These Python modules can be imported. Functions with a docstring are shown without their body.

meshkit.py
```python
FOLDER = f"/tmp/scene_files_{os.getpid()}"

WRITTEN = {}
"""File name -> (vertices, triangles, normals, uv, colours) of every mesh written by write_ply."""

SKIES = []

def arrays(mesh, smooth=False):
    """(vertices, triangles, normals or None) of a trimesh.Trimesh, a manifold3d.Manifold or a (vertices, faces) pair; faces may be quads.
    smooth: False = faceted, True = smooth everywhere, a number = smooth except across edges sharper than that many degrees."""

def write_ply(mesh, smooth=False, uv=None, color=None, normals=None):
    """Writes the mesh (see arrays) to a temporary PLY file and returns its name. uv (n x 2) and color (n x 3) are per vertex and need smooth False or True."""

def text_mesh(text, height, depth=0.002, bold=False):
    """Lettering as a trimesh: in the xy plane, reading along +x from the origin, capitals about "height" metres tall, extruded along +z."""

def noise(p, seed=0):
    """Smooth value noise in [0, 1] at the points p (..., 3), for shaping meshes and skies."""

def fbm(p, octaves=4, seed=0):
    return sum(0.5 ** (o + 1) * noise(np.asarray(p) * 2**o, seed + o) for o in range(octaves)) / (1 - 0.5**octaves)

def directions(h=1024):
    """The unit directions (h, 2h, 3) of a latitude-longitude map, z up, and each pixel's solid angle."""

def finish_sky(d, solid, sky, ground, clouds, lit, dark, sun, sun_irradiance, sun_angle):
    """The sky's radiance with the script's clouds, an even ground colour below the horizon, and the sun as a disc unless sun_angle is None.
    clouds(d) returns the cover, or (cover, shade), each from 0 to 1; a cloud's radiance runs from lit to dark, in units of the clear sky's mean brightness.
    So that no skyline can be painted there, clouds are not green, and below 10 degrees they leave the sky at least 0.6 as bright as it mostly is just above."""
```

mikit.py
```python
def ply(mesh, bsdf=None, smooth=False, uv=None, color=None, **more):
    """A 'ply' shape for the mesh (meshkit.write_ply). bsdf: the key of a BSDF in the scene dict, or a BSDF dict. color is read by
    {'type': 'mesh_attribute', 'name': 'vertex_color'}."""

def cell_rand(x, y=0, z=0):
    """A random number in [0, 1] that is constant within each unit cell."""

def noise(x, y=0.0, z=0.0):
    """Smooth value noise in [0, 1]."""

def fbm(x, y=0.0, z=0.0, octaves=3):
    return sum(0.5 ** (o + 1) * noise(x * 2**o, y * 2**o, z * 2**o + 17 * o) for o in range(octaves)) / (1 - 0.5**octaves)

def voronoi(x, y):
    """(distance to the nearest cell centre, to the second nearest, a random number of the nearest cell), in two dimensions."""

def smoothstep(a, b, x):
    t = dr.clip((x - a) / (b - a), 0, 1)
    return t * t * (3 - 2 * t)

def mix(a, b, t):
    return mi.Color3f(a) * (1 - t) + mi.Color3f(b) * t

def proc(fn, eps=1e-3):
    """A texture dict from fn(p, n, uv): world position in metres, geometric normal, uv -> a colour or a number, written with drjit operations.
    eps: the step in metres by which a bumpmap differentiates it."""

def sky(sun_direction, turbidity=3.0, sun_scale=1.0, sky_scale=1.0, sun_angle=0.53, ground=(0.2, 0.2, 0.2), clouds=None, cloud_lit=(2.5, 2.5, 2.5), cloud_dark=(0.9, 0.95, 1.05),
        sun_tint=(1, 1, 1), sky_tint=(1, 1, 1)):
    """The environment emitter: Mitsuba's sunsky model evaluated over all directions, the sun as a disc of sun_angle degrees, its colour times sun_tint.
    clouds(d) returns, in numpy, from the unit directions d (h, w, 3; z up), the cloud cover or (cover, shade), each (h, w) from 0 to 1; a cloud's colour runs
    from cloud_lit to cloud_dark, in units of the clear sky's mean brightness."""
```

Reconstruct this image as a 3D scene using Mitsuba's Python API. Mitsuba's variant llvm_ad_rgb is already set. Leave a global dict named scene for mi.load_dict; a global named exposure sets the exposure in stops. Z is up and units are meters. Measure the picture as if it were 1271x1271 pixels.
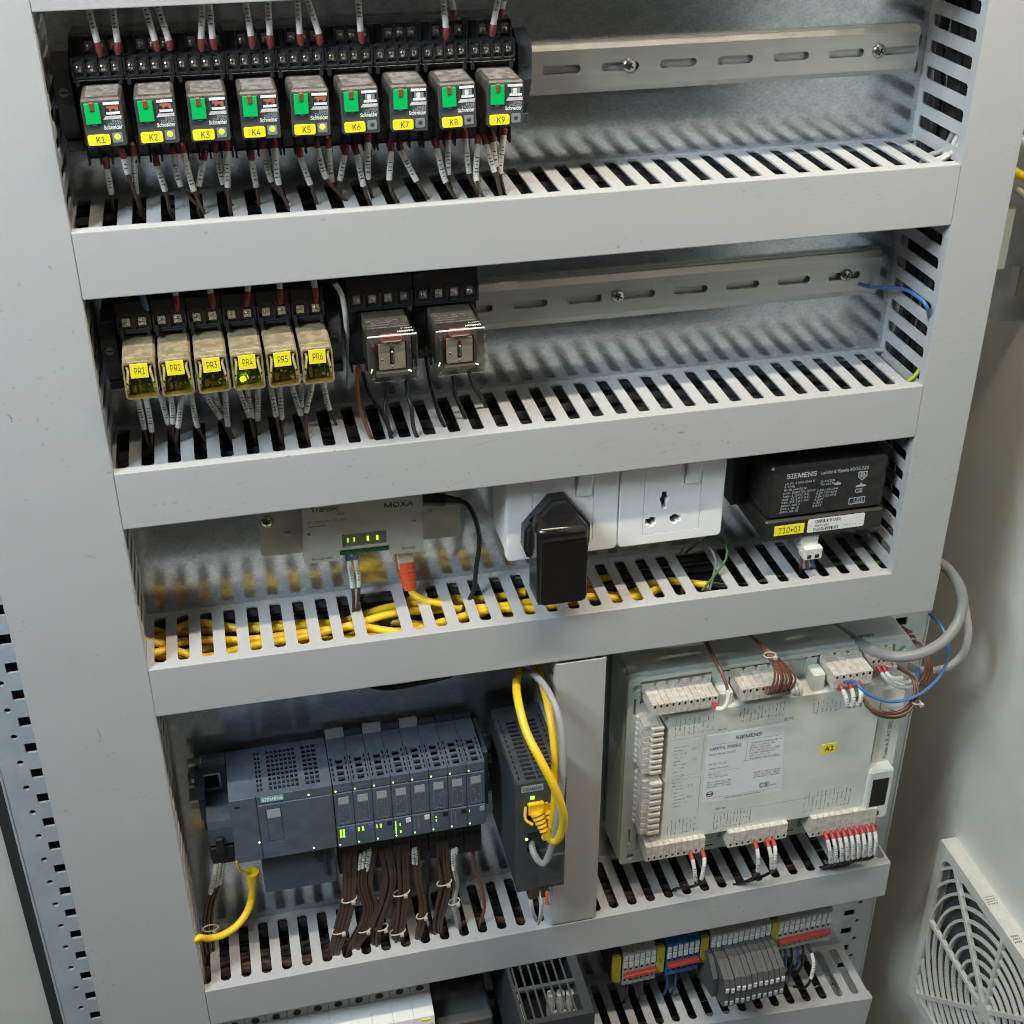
import math, random
import numpy as np, trimesh, mitsuba as mi, mikit, meshkit
import drjit as dr
from shapely.geometry import Polygon, Point, box as sbox
from shapely.ops import unary_union
T = mi.ScalarTransform4f
scene = {'type': 'scene'}
labels = {}
random.seed(7)
rng = np.random.default_rng(7)
# ---------------------------------------------------------------- camera, lamps, exposure
# metres: x to the right, z up, the mounting plate is the plane y = 0 and the viewer stands on the -y side
scene['camera'] = {'type': 'perspective', 'fov': 41.2677, 'fov_axis': 'x', 'near_clip': 0.05, 'far_clip': 30.0,
    'to_world': T().look_at(origin=[0.07706, -0.82438, 0.25525], target=[0.07706 + 0.19079, -0.82438 + 0.83504, 0.25525 - 0.51605], up=[0.11772, 0.50245, 0.85656])}
exposure = 0.32
def lamp(key, size, origin, target, rgb, label):
    """a lamp out of view: one bare lit rectangle without housing"""
    scene[key + '__diffuser'] = {'type': 'rectangle', 'to_world': T().look_at(origin=origin, target=target, up=[0, 1, 0.01]).scale([size[0] / 2, size[1] / 2, 1]),
                   'emitter': {'type': 'area', 'radiance': {'type': 'rgb', 'value': list(rgb)}}}
    labels[key] = {'label': label, 'category': 'lamp'}
lamp('unseen_ceiling_lamp', (1.2, 0.035), (0.50, -0.50, 1.10), (0.44, -0.42, 0.0), (138, 120, 94), 'unseen long tube lamp overhead in front of the open cabinet')  # out of view, placed to match the shadow edges on the duct tops
lamp('unseen_left_lamp', (0.45, 0.45), (-0.68, -0.70, 0.80), (0.1, -0.05, -0.15), (21.5, 25.2, 27.5), 'unseen square cool lamp high to the left, lighting the duct faces')  # out of view, source unknown; placed to light the faces from the left
lamp('unseen_ceiling_lamp_001', (0.6, 0.6), (1.15, -1.9, 1.10), (0.4, -0.1, 0.0), (1.2, 1.0, 0.75), 'unseen square warm lamp overhead to the right behind the viewer')  # out of view, placed to give the right side weak warm light

# ---------------------------------------------------------------- materials
def srgb(c):
    return [((v / 12.92) if v <= 0.04045 else ((v + 0.055) / 1.055) ** 2.4) for v in c]
def mat(name, color, rough=0.5, metallic=0.0, spec=0.5, bump=None, **kw):
    tex = color if isinstance(color, dict) else {'type': 'rgb', 'value': list(color)}
    rt = rough if isinstance(rough, dict) else float(rough)
    d = {'type': 'principled', 'base_color': tex, 'roughness': rt, 'metallic': float(metallic), 'specular': float(spec), **kw}
    if bump:
        d = {'type': 'bumpmap', 'nested': d, 'arbitrary': {**bump[0]}, 'scale': bump[1]}
    scene[name] = {'type': 'twosided', 'bsdf': d}
    return name
def mottled(c0, c1, scale, lo=0.35, hi=0.65, grain=0.06):
    def fn(p, n, uv):
        t = mikit.smoothstep(lo, hi, mikit.fbm(p.x * scale, p.y * scale, p.z * scale, 3))
        g = 1 + grain * (mikit.noise(p.x * 2600, p.y * 2600, p.z * 2600) - 0.5)
        return mikit.mix(c0, c1, t) * g
    return mikit.proc(fn)
def spangle(p, n, uv):
    f = mikit.noise(p.x * 800, p.y * 800, p.z * 800)
    return mikit.mix((0.36, 0.41, 0.44), (0.70, 0.745, 0.78), 0.55 * mikit.fbm(p.x * 170, p.y * 170, p.z * 170, 4) + 0.45 * f)
def spangle_rough(p, n, uv):
    return 0.12 + 0.04 * mikit.fbm(p.x * 150, p.y * 150, p.z * 150) + 0.10 * mikit.noise(p.x * 1100, p.y * 1100, p.z * 1100)
def duct_col(p, n, uv):
    g = 1 + 0.05 * (mikit.noise(p.x * 2600, p.y * 2600, p.z * 2600) - 0.5)
    base = mikit.mix((0.425, 0.43, 0.437), (0.445, 0.45, 0.457), mikit.fbm(p.x * 35, p.y * 35, p.z * 35))
    speck = mikit.smoothstep(0.80, 0.90, mikit.noise(p.x * 420, p.y * 420, p.z * 420)) * mikit.smoothstep(0.5, 0.75, mikit.fbm(p.x * 28 + 7, p.y * 28, p.z * 28))
    scr = mikit.smoothstep(0.86, 0.93, mikit.noise(p.x * 90 + p.z * 60, p.y * 150, p.z * 1500 - p.x * 300)) * mikit.smoothstep(0.58, 0.8, mikit.noise(p.x * 17, p.y * 17, p.z * 17 + 3))
    return base * g * (1 - 0.30 * speck - 0.24 * scr)
mat('m_duct', mikit.proc(duct_col), 0.40, spec=0.4)
mat('m_galvanised', mikit.proc(spangle), mikit.proc(spangle_rough), 0.88)
def rail_col(p, n, uv):
    return mikit.mix((0.55, 0.55, 0.515), (0.66, 0.66, 0.63), mikit.fbm(p.x * 9, p.y * 200, p.z * 260))
mat('m_rail', mikit.proc(rail_col), 0.34, 0.5)
mat('m_strip', mottled((0.56, 0.61, 0.64), (0.62, 0.67, 0.70), 40), 0.45, 0.3)
mat('m_enclosure', mottled((0.64, 0.635, 0.585), (0.67, 0.665, 0.615), 25, grain=0.10), 0.45)
mat('m_scuff', (0.22, 0.225, 0.23), 0.6)
mat('m_dark', (0.018, 0.018, 0.02), 0.6)
mat('m_black', (0.016, 0.017, 0.019), 0.38)
mat('m_black_gloss', (0.011, 0.010, 0.010), 0.17)
mat('m_gasket', (0.03, 0.028, 0.026), 0.8)
mat('m_screw', (0.72, 0.70, 0.66), 0.22, 1.0)
mat('m_screw_zinc', (0.55, 0.52, 0.44), 0.30, 1.0)
mat('m_recess', (0.012, 0.012, 0.012), 0.7)  # near-black; stands for shade in holes and slots, also colours black tags
mat('m_floor', (0.16, 0.16, 0.155), 0.5)
mat('m_wall', (0.40, 0.40, 0.38), 0.8)

# ---------------------------------------------------------------- mesh helpers (arguments in millimetres: x, h = height off the plate, z)
def W(p):
    p = np.atleast_2d(np.asarray(p, float))
    return np.stack([p[:, 0], -p[:, 1], p[:, 2]], 1) / 1000.0
_c = np.array([[sx, sy, sz] for sx in (-1, 1) for sy in (-1, 1) for sz in (-1, 1)], float)
def _chamfer_template():
    v = []
    for c in _c:
        for a in range(3):
            w = 0.8 * c
            w[a] = c[a]
            v.append(w)
    v = np.array(v)
    hull = trimesh.convex.convex_hull(v)
    idx = [int(np.argmin(np.linalg.norm(v - q, axis=1))) for q in hull.vertices]
    return v, np.array(idx)[hull.faces]
_TV, _TF = _chamfer_template()
_BF = np.array([[0, 1, 3], [0, 3, 2], [4, 6, 7], [4, 7, 5], [0, 4, 5], [0, 5, 1], [2, 3, 7], [2, 7, 6], [0, 2, 6], [0, 6, 4], [1, 5, 7], [1, 7, 3]])
def catmull(pts, step=None, closed=False):
    p = np.asarray(pts, float)
    if len(p) < 3:
        return p
    q = np.vstack([2 * p[0] - p[1], p, 2 * p[-1] - p[-2]])
    out = []
    for i in range(1, len(q) - 2):
        n = max(3, int(np.linalg.norm(q[i + 1] - q[i]) / (step or 4.0)))
        n = min(n, 14)
        t = np.linspace(0, 1, n, endpoint=False)[:, None]
        out.append(0.5 * (2 * q[i] + (q[i + 1] - q[i - 1]) * t + (2 * q[i - 1] - 5 * q[i] + 4 * q[i + 1] - q[i + 2]) * t ** 2 + (3 * q[i] - q[i - 1] - 3 * q[i + 1] + q[i + 2]) * t ** 3))
    return np.vstack(out + [p[-1:]])
def arclen(p):
    return np.concatenate([[0], np.cumsum(np.linalg.norm(np.diff(p, axis=0), axis=1))])
def cut(p, a, b):
    """the stretch of the polyline p between arc lengths a and b"""
    s = arclen(p)
    b = min(b, s[-1])
    inner = p[(s > a + 1e-6) & (s < b - 1e-6)]
    f = lambda t: np.array([np.interp(t, s, p[:, k]) for k in range(3)])
    return np.vstack([f(a)[None], inner, f(b)[None]])
class MB:
    def __init__(s):
        s.v, s.f, s.n = [], [], 0
    def raw(s, v, f):
        s.v.append(np.asarray(v, float)); s.f.append(np.asarray(f, int) + s.n); s.n += len(v)
        return s
    def mesh(s, m):
        return s.raw(m.vertices, m.faces)
    def box(s, x0, x1, h0, h1, z0, z1, b=0.0, rot=None, at=None):
        c = np.array([(x0 + x1) / 2, -(h0 + h1) / 2, (z0 + z1) / 2])
        e = np.array([x1 - x0, h1 - h0, z1 - z0]) / 2
        if b > 0:
            k = np.minimum(b, 0.45 * e)
            v = np.where(np.abs(_TV) > 0.9, _TV * e, np.sign(_TV) * (e - k))
            f = _TF
        else:
            v, f = _c * e, _BF
        if rot is not None:
            v = v @ rot.T
        return s.raw((v + c) / 1000.0, f)
    def plate(s, poly, h0, h1):
        """polygon in (x, z), thick from h0 to h1, facing the viewer"""
        for g in getattr(poly, 'geoms', [poly]):
            m = trimesh.creation.extrude_polygon(g, h1 - h0, engine='earcut')
            a = m.vertices
            s.raw(np.stack([a[:, 0], -a[:, 2] - h0, a[:, 1]], 1) / 1000.0, m.faces)
        return s
    def slab(s, poly, z0, z1):
        """polygon in (x, h), lying flat, from z0 up to z1"""
        for g in getattr(poly, 'geoms', [poly]):
            m = trimesh.creation.extrude_polygon(g, z1 - z0, engine='earcut')
            a = m.vertices
            s.raw(np.stack([a[:, 0], -a[:, 1], a[:, 2] + z0], 1) / 1000.0, m.faces[:, ::-1])
        return s
    def side(s, poly, x0, x1):
        """polygon in (h, z), extruded along x"""
        for g in getattr(poly, 'geoms', [poly]):
            m = trimesh.creation.extrude_polygon(g, x1 - x0, engine='earcut')
            a = m.vertices
            s.raw(np.stack([a[:, 2] + x0, -a[:, 0], a[:, 1]], 1) / 1000.0, m.faces[:, ::-1])
        return s
    def tube(s, pts, r, n=9, smooth=True, caps=True, arc=None):
        p = W(catmull(pts) if smooth else pts)
        t = np.gradient(p, axis=0)
        t /= np.linalg.norm(t, axis=1, keepdims=True) + 1e-12
        a = np.zeros_like(p)
        ref = np.array([0, -1.0, 0]) if abs(t[0][1]) < 0.9 else np.array([0, 0, 1.0])
        for i in range(len(p)):
            ref = ref - t[i] * (ref @ t[i])
            ref /= np.linalg.norm(ref) + 1e-12
            a[i] = ref
        b = np.cross(t, a)
        rr = np.broadcast_to(np.asarray(r, float) / 1000.0, (len(p),))
        if arc is None:
            ang = np.arange(n) * 2 * np.pi / n
        else:
            ang = np.linspace(-arc / 2, arc / 2, n)
        v = p[:, None] + rr[:, None, None] * (np.cos(ang)[None, :, None] * a[:, None] + np.sin(ang)[None, :, None] * b[:, None])
        m = n if arc is None else n - 1
        i, j = np.meshgrid(np.arange(len(p) - 1), np.arange(m), indexing='ij')
        q = np.stack([i * n + j, i * n + (j + 1) % n, (i + 1) * n + (j + 1) % n, (i + 1) * n + j], -1).reshape(-1, 4)
        f = np.vstack([q[:, [0, 1, 2]], q[:, [0, 2, 3]]])
        v = v.reshape(-1, 3)
        if caps and arc is None:
            k = np.arange(1, n - 1)
            f = np.vstack([f, np.stack([k * 0, k + 1, k], 1), np.stack([k * 0, k, k + 1], 1) + (len(p) - 1) * n])
        return s.raw(v, f)
    def cyl(s, p0, p1, r, n=16):
        return s.tube([p0, p1], r, n, smooth=False)
    def dome(s, c, r, axis='h', flat=0.6, n=14):
        m = trimesh.creation.uv_sphere(radius=r / 1000.0, count=[8, n])
        v = m.vertices.copy()
        k = {'x': 0, 'h': 1, 'z': 2}[axis]
        v[:, k] *= flat
        return s.raw(v + W(c)[0], m.faces)
    def get(s):
        return trimesh.Trimesh(np.vstack(s.v), np.vstack(s.f), process=False)
def rrect(x0, x1, z0, z1, r):
    r = min(r, 0.49 * min(x1 - x0, z1 - z0))
    return sbox(x0 + r, z0 + r, x1 - r, z1 - r).buffer(r, 4)
def numbered(name):
    if name not in _used:
        _used.add(name)
        return name
    k = _count.get(name, 0) + 1
    while f'{name}_{k:03d}' in _used:
        k += 1
    _count[name] = k
    _used.add(f'{name}_{k:03d}')
    return f'{name}_{k:03d}'
_used, _count = set(), {}
TILT = [None]
def thing(name, label, category, group=None, kind=None):
    key = numbered(name)
    labels[key] = {'label': label, 'category': category}
    if group: labels[key]['group'] = group
    if kind: labels[key]['kind'] = kind
    return key
def part(parent, name, mb, m, smooth=False, label=None, kind=None, light=None, xf=None):
    key = numbered(parent + '__' + name) if parent else name
    mesh = mb.get() if isinstance(mb, MB) else mb
    xf = TILT[0] if xf is None else xf
    if xf is not None:
        mesh = mesh.copy(); mesh.apply_transform(xf)
    d = mikit.ply(mesh, m, smooth=smooth)
    if light is not None:
        d['emitter'] = {'type': 'area', 'radiance': {'type': 'rgb', 'value': list(light)}, 'sampling_weight': 0.0005}
    scene[key] = d
    if label or kind:
        labels[key] = {}
        if label: labels[key]['label'] = label
        if kind: labels[key]['kind'] = kind
    return key
def solo(name, mb, m, label, category, smooth=False, group=None, kind=None):
    key = thing(name, label, category, group, kind)
    scene[key] = mikit.ply(mb.get() if isinstance(mb, MB) else mb, m, smooth=smooth)
    return key
def struct(name, mb, m, smooth=False):
    scene[name] = mikit.ply(mb.get(), m, smooth=smooth)
    labels[name] = {'kind': 'structure', 'label': name.replace('_', ' ')}
_tc = {}
def text(s, height, x, h, z, align='l', rot=0.0, flip=False, bold=False, width=None, plane='front'):
    """flat lettering (0.12 mm thick): capitals height mm tall, baseline start at x, z on the front plane h; plane='top' lies flat, reading from the front"""
    k = (s, bold)
    if k not in _tc:
        _tc[k] = meshkit.text_mesh(s, 1.0, 0.1, bold)
    m = _tc[k].copy()
    v = m.vertices * [height, height, 1.0]
    w = v[:, 0].max() - v[:, 0].min()
    if width:
        v[:, 0] *= width / w
        w = width
    if align == 'c': v[:, 0] -= w / 2
    if align == 'r': v[:, 0] -= w
    if flip: v[:, :2] *= -1
    if rot:
        c, sn = math.cos(math.radians(rot)), math.sin(math.radians(rot))
        v[:, :2] = v[:, :2] @ np.array([[c, sn], [-sn, c]])
    mb = MB()
    if plane == 'front':
        mb.raw(np.stack([v[:, 0] + x, -(v[:, 2] + h), v[:, 1] + z], 1) / 1000.0, m.faces)
    elif plane == 'top':
        mb.raw(np.stack([v[:, 0] + x, -h + v[:, 1], z + v[:, 2]], 1) / 1000.0, m.faces)
    return mb
def join(*mbs):
    o = MB()
    for m in mbs:
        for v, f, in zip(m.v, [None] * len(m.v)):
            pass
        g = m.get()
        o.raw(g.vertices, g.faces)
    return o
def scribble(mb, x0, z0, w, h, size=0.7, seed=0, fill=0.7, t=0.1):
    """one line of print too small to read: short strokes of uneven width"""
    r_ = random.Random(seed)
    x = x0
    while x < x0 + w:
        d = size * r_.uniform(0.35, 0.8)
        if r_.random() < fill:
            hh = size * r_.uniform(0.6, 1.0)
            mb.box(x, min(x + d * 0.75, x0 + w), h, h + t, z0, z0 + hh)
        x += d
    return mb
def rotm(axis, deg):
    return trimesh.transformations.rotation_matrix(math.radians(deg), axis)[:3, :3]
def about(x, h, z, axis, deg):
    return trimesh.transformations.rotation_matrix(math.radians(deg), axis, W((x, h, z))[0])
# ---------------------------------------------------------------- unseen room surfaces, placed to bounce light and mirror in the open cabinet
struct('unseen_floor', MB().box(-4000, 4500, -300, 5000, -1420, -1400), 'm_floor')
struct('unseen_opposite_wall', MB().box(-4000, 4500, 4200, 4300, -1400, 1800), 'm_wall')
# ---------------------------------------------------------------- mounting plate, perforated strips, cabinet sides
t = thing('mounting_plate', 'bare galvanised steel mounting plate behind all the ducts and rails', 'mounting plate')
part(t, 'panel', MB().box(-86, 588, -3, 0, -1150, 330), 'm_galvanised')
for side, (xa, xb) in enumerate(((-122, -87), (589, 622))):
    t = thing('perforated_strip', ('pale perforated steel strip left of the wide left duct', 'perforated steel strip at the right edge beside the lower terminals')[side], 'mounting strip')
    holes = []
    z = 330.0
    sgn = 1 if side == 0 else -1
    xin = xb if side == 0 else xa
    while z > -1150:
        xc = xin - sgn * (9 if side == 0 else 9)
        holes.append(sbox(xc - 5.5, z - 4.5, xc + 5.5, z + 4.5))
        xr = xin - sgn * 14 if side == 0 else xin + 19
        holes.append(Point(xin - sgn * 20 + (0 if side == 0 else -1), z - 12.5).buffer(2.4, 6))
        z -= 24.6
    part(t, 'plate', MB().plate(sbox(xa, -1150, xb, 330).difference(unary_union(holes)), -4, -2), 'm_strip')
    part(t, 'dark_backing', MB().box(xa + 1, xb - 1, -24, -22, -1150, 330), 'm_gasket')  # dark sheet put behind the holes so they look shaded
    f = xa if side == 0 else xb
    part(t, 'edge_flange', MB().box(f - (1.5 if side == 0 else 0), f + (0 if side == 0 else 1.5), -40, -1, -1150, 330), 'm_strip')
t = thing('cabinet_enclosure', 'grey painted steel cabinet shell around the mounting plate', 'cabinet')
part(t, 'back_wall', MB().box(-175, 675, -262, -260, -1150, 330), 'm_enclosure')
part(t, 'left_return', MB().box(-175, -134, -14, -12, -1150, 330), 'm_enclosure')
part(t, 'right_wall', MB().box(675, 677, -262, 620, -1150, 330), 'm_enclosure')
part(t, 'left_wall', MB().box(-177, -175, -262, -12, -1150, 330), 'm_enclosure')
part(t, 'gasket', MB().box(-133, -124, -30, -6, -1150, 330), 'm_gasket', label='dark rubber edge strip beside the left perforated strip')
part(t, 'gasket', MB().box(624, 634, -45, -30, -1150, 330), 'm_gasket', label='dark gap strip beside the right perforated strip')

# ---------------------------------------------------------------- slotted wiring ducts
PITCH = 16.06
def duct(label, xf, length, width, slot0, missing=(), depth=67.6, pad=1.0, top_skip=(), cover=True, h_back=5.5):
    """local frame: runs along +x from 0, slotted walls at z = 0 (seen from above) and z = -width, cover at h = depth"""
    t = thing('wiring_duct', label, 'cable duct')
    hb, hf = h_back, 59.6
    slots = []
    n0 = int(math.ceil(-slot0 / PITCH))
    k = n0
    while slot0 + k * PITCH < length + 4:
        c = slot0 + k * PITCH
        jit = ((k * 7919) % 13 - 6) * 0.05
        c += jit
        s_ = unary_union([sbox(c - 4, hb + 2.2, c + 4, hf - 2.6), Point(c - 1.8, hb + 2.2).buffer(2.2, 5), Point(c + 1.8, hb + 2.2).buffer(2.2, 5), sbox(c - 1.8, hb, c + 1.8, hb + 3),
                          Polygon([(c - 4, hf - 2.7), (c + 4, hf - 2.7), (c + 2, hf - 0.4), (c - 2, hf - 0.4)]), Polygon([(c - 1.4, hf - 1), (c + 1.4, hf - 1), (c, hf + 1.2)])])
        slots.append(s_)
        if k in missing:
            slots.append(rrect(c + 2, c + PITCH - 2, hb + 0.5, hf - 1.0, 1.5))
        k += 1
    wall = sbox(0, 0, length, depth - 1.4).difference(unary_union(slots))
    b = MB().slab(wall, -1.3, 0)
    wall2 = sbox(0, 0, length, depth - 1.4)
    sl2 = [q for q in slots]
    b.slab(wall2.difference(unary_union(sl2)), -width, -width + 1.3)
    b.box(0, length, 0.3, 1.8, -width + 1.3, -1.3)
    part(t, 'slotted_body', b, 'm_duct', xf=xf)
    if cover:
        W_ = width
        prof = Polygon([(depth - 7.4, 0.15), (depth - 7.4, 1.0), (depth - 0.9, 1.0), (depth - 0.25, 0.7), (depth, 0.1), (depth, -W_ - 0.1), (depth - 0.25, -W_ - 0.7), (depth - 0.9, -W_ - 1.0), (depth - 7.4, -W_ - 1.0), (depth - 7.4, -W_ - 0.15),
                        (depth - 1.3, -W_ - 0.15), (depth - 1.3, 0.15)])
        part(t, 'cover', MB().side(prof, pad, length - pad), 'm_duct', smooth=25, xf=xf)
    return t
def place(x, z, tilt=0.0, h=0.0):
    m = np.eye(4)
    m[:3, :3] = rotm([0, 1, 0], -tilt)
    m[:3, 3] = W((x, h, z))[0]
    return m
def place_v(x, z, face):
    """vertical: face=+1 shows its slotted wall towards +x and runs down from z; face=-1 towards -x and runs up from z"""
    m = np.eye(4)
    m[:3, :3] = np.array([[0, 0, 1], [0, 1, 0], [-1, 0, 0]]) if face > 0 else np.array([[0, 0, -1], [0, 1, 0], [1, 0, 0]])
    m[:3, 3] = W((x, 0, z))[0]
    return m
ld = duct('wide grey vertical cable duct along the left side', place_v(0.2, 330, 1), 1260, 78.3, 330 - 71.0 - 4 + PITCH * 0, pad=0)
sc = MB()
for pts in ([(-51.7, 67.7, -103.8), (-50.4, 67.7, -106.5), (-50.1, 67.7, -109.7)], [(-23.4, 67.7, -206.3), (-21.2, 67.7, -207.8), (-18.6, 67.7, -209.4)], [(-13.7, 67.7, -16.6), (-12.2, 67.7, -18.2)], [(-38.5, 67.7, -344.1), (-37.1, 67.7, -349.3), (-37.3, 67.7, -353.5)], [(-52.7, 67.7, -162), (-51.1, 67.7, -163.3)]):
    sc.tube(pts, 0.22, 5)
part(ld, 'scratches', sc, 'm_scuff', kind='stuff')
duct('grey vertical cable duct along the upper right side', place_v(540, -306.5, -1), 636, 37.5, 306.5 + 24.6 + 4.2, pad=0)
duct('horizontal grey cable duct at the very top edge above the first relay row', place(0.4, 155.8, 0.0), 539.3, 37.8, 21.8)
duct('horizontal grey cable duct under the first relay row', place(0.4, 0.0, 0.1), 539.3, 37.8, 21.4)
duct('horizontal grey cable duct under the yellow-labelled relay row', place(0.4, -152.8, 0.05), 539.3, 37.8, 21.4)
duct('horizontal grey cable duct full of yellow network cables', place(0.4, -302.5, -0.42), 579.5, 37.8, 24.6, missing=(8, 23))
duct('lower left horizontal grey cable duct under the modular controller', place(0.4, -619.6, 0.5), 586, 37.8, 18.0)
duct('short vertical grey cable duct between modular controller and pale control unit', place_v(283.4, -614.0, -1), 268, 36.0, 8.0, pad=0)
duct('bottom right horizontal grey cable duct under the terminal blocks', place(-20, -752.0, -3.6), 616, 37.8, 8.0)
# ---------------------------------------------------------------- more materials
mat('m_smoke', mottled((0.060, 0.055, 0.050), (0.10, 0.09, 0.082), 160), 0.22, spec=0.6, clearcoat=0.6, clearcoat_gloss=0.9)
mat('m_face_grey', (0.055, 0.062, 0.068), 0.42)
mat('m_green', (0.0, 0.50, 0.11), 0.38)
mat('m_brown_button', (0.24, 0.062, 0.032), 0.4)
mat('m_yellow', (0.93, 0.80, 0.02), 0.42)
mat('m_ink', (0.02, 0.02, 0.022), 0.55)
mat('m_ink_soft', (0.09, 0.09, 0.095), 0.6)
mat('m_print_white', (0.78, 0.80, 0.82), 0.5)
mat('m_print_grey', (0.36, 0.40, 0.44), 0.5)
mat('m_sticker', mottled((0.52, 0.49, 0.49), (0.66, 0.63, 0.63), 300), 0.4)
mat('m_smoke_top_sheen', mottled((0.13, 0.12, 0.12), (0.24, 0.225, 0.225), 260), 0.3)
mat('m_white', (0.76, 0.76, 0.74), 0.35)
mat('m_silver', (0.80, 0.79, 0.76), 0.28, 1.0)
mat('m_copper', (0.42, 0.14, 0.09), 0.35)
mat('m_ferrule', (0.19, 0.028, 0.028), 0.42)
mat('m_ferrule_red', (0.42, 0.035, 0.035), 0.42)
mat('m_ferrule_blue', (0.05, 0.16, 0.26), 0.42)
mat('m_sleeve', mottled((0.60, 0.60, 0.56), (0.72, 0.71, 0.67), 220), 0.45)
mat('m_wire_brown', (0.062, 0.036, 0.026), 0.42)
mat('m_wire_copper_brown', (0.16, 0.068, 0.04), 0.38)
mat('m_wire_black', (0.014, 0.014, 0.016), 0.36)
mat('m_wire_grey', (0.30, 0.30, 0.30), 0.45)
mat('m_wire_blue', (0.06, 0.17, 0.42), 0.36)
mat('m_wire_dark_blue', (0.03, 0.07, 0.20), 0.36)
mat('m_wire_green', (0.05, 0.12, 0.035), 0.4)
mat('m_wire_greenyellow', (0.40, 0.46, 0.04), 0.4)
mat('m_led_off', (0.24, 0.25, 0.25), 0.3)
mat('m_led_green', (0.25, 0.75, 0.04), 0.35)
mat('m_end_clamp', (0.055, 0.06, 0.068), 0.5)

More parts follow.
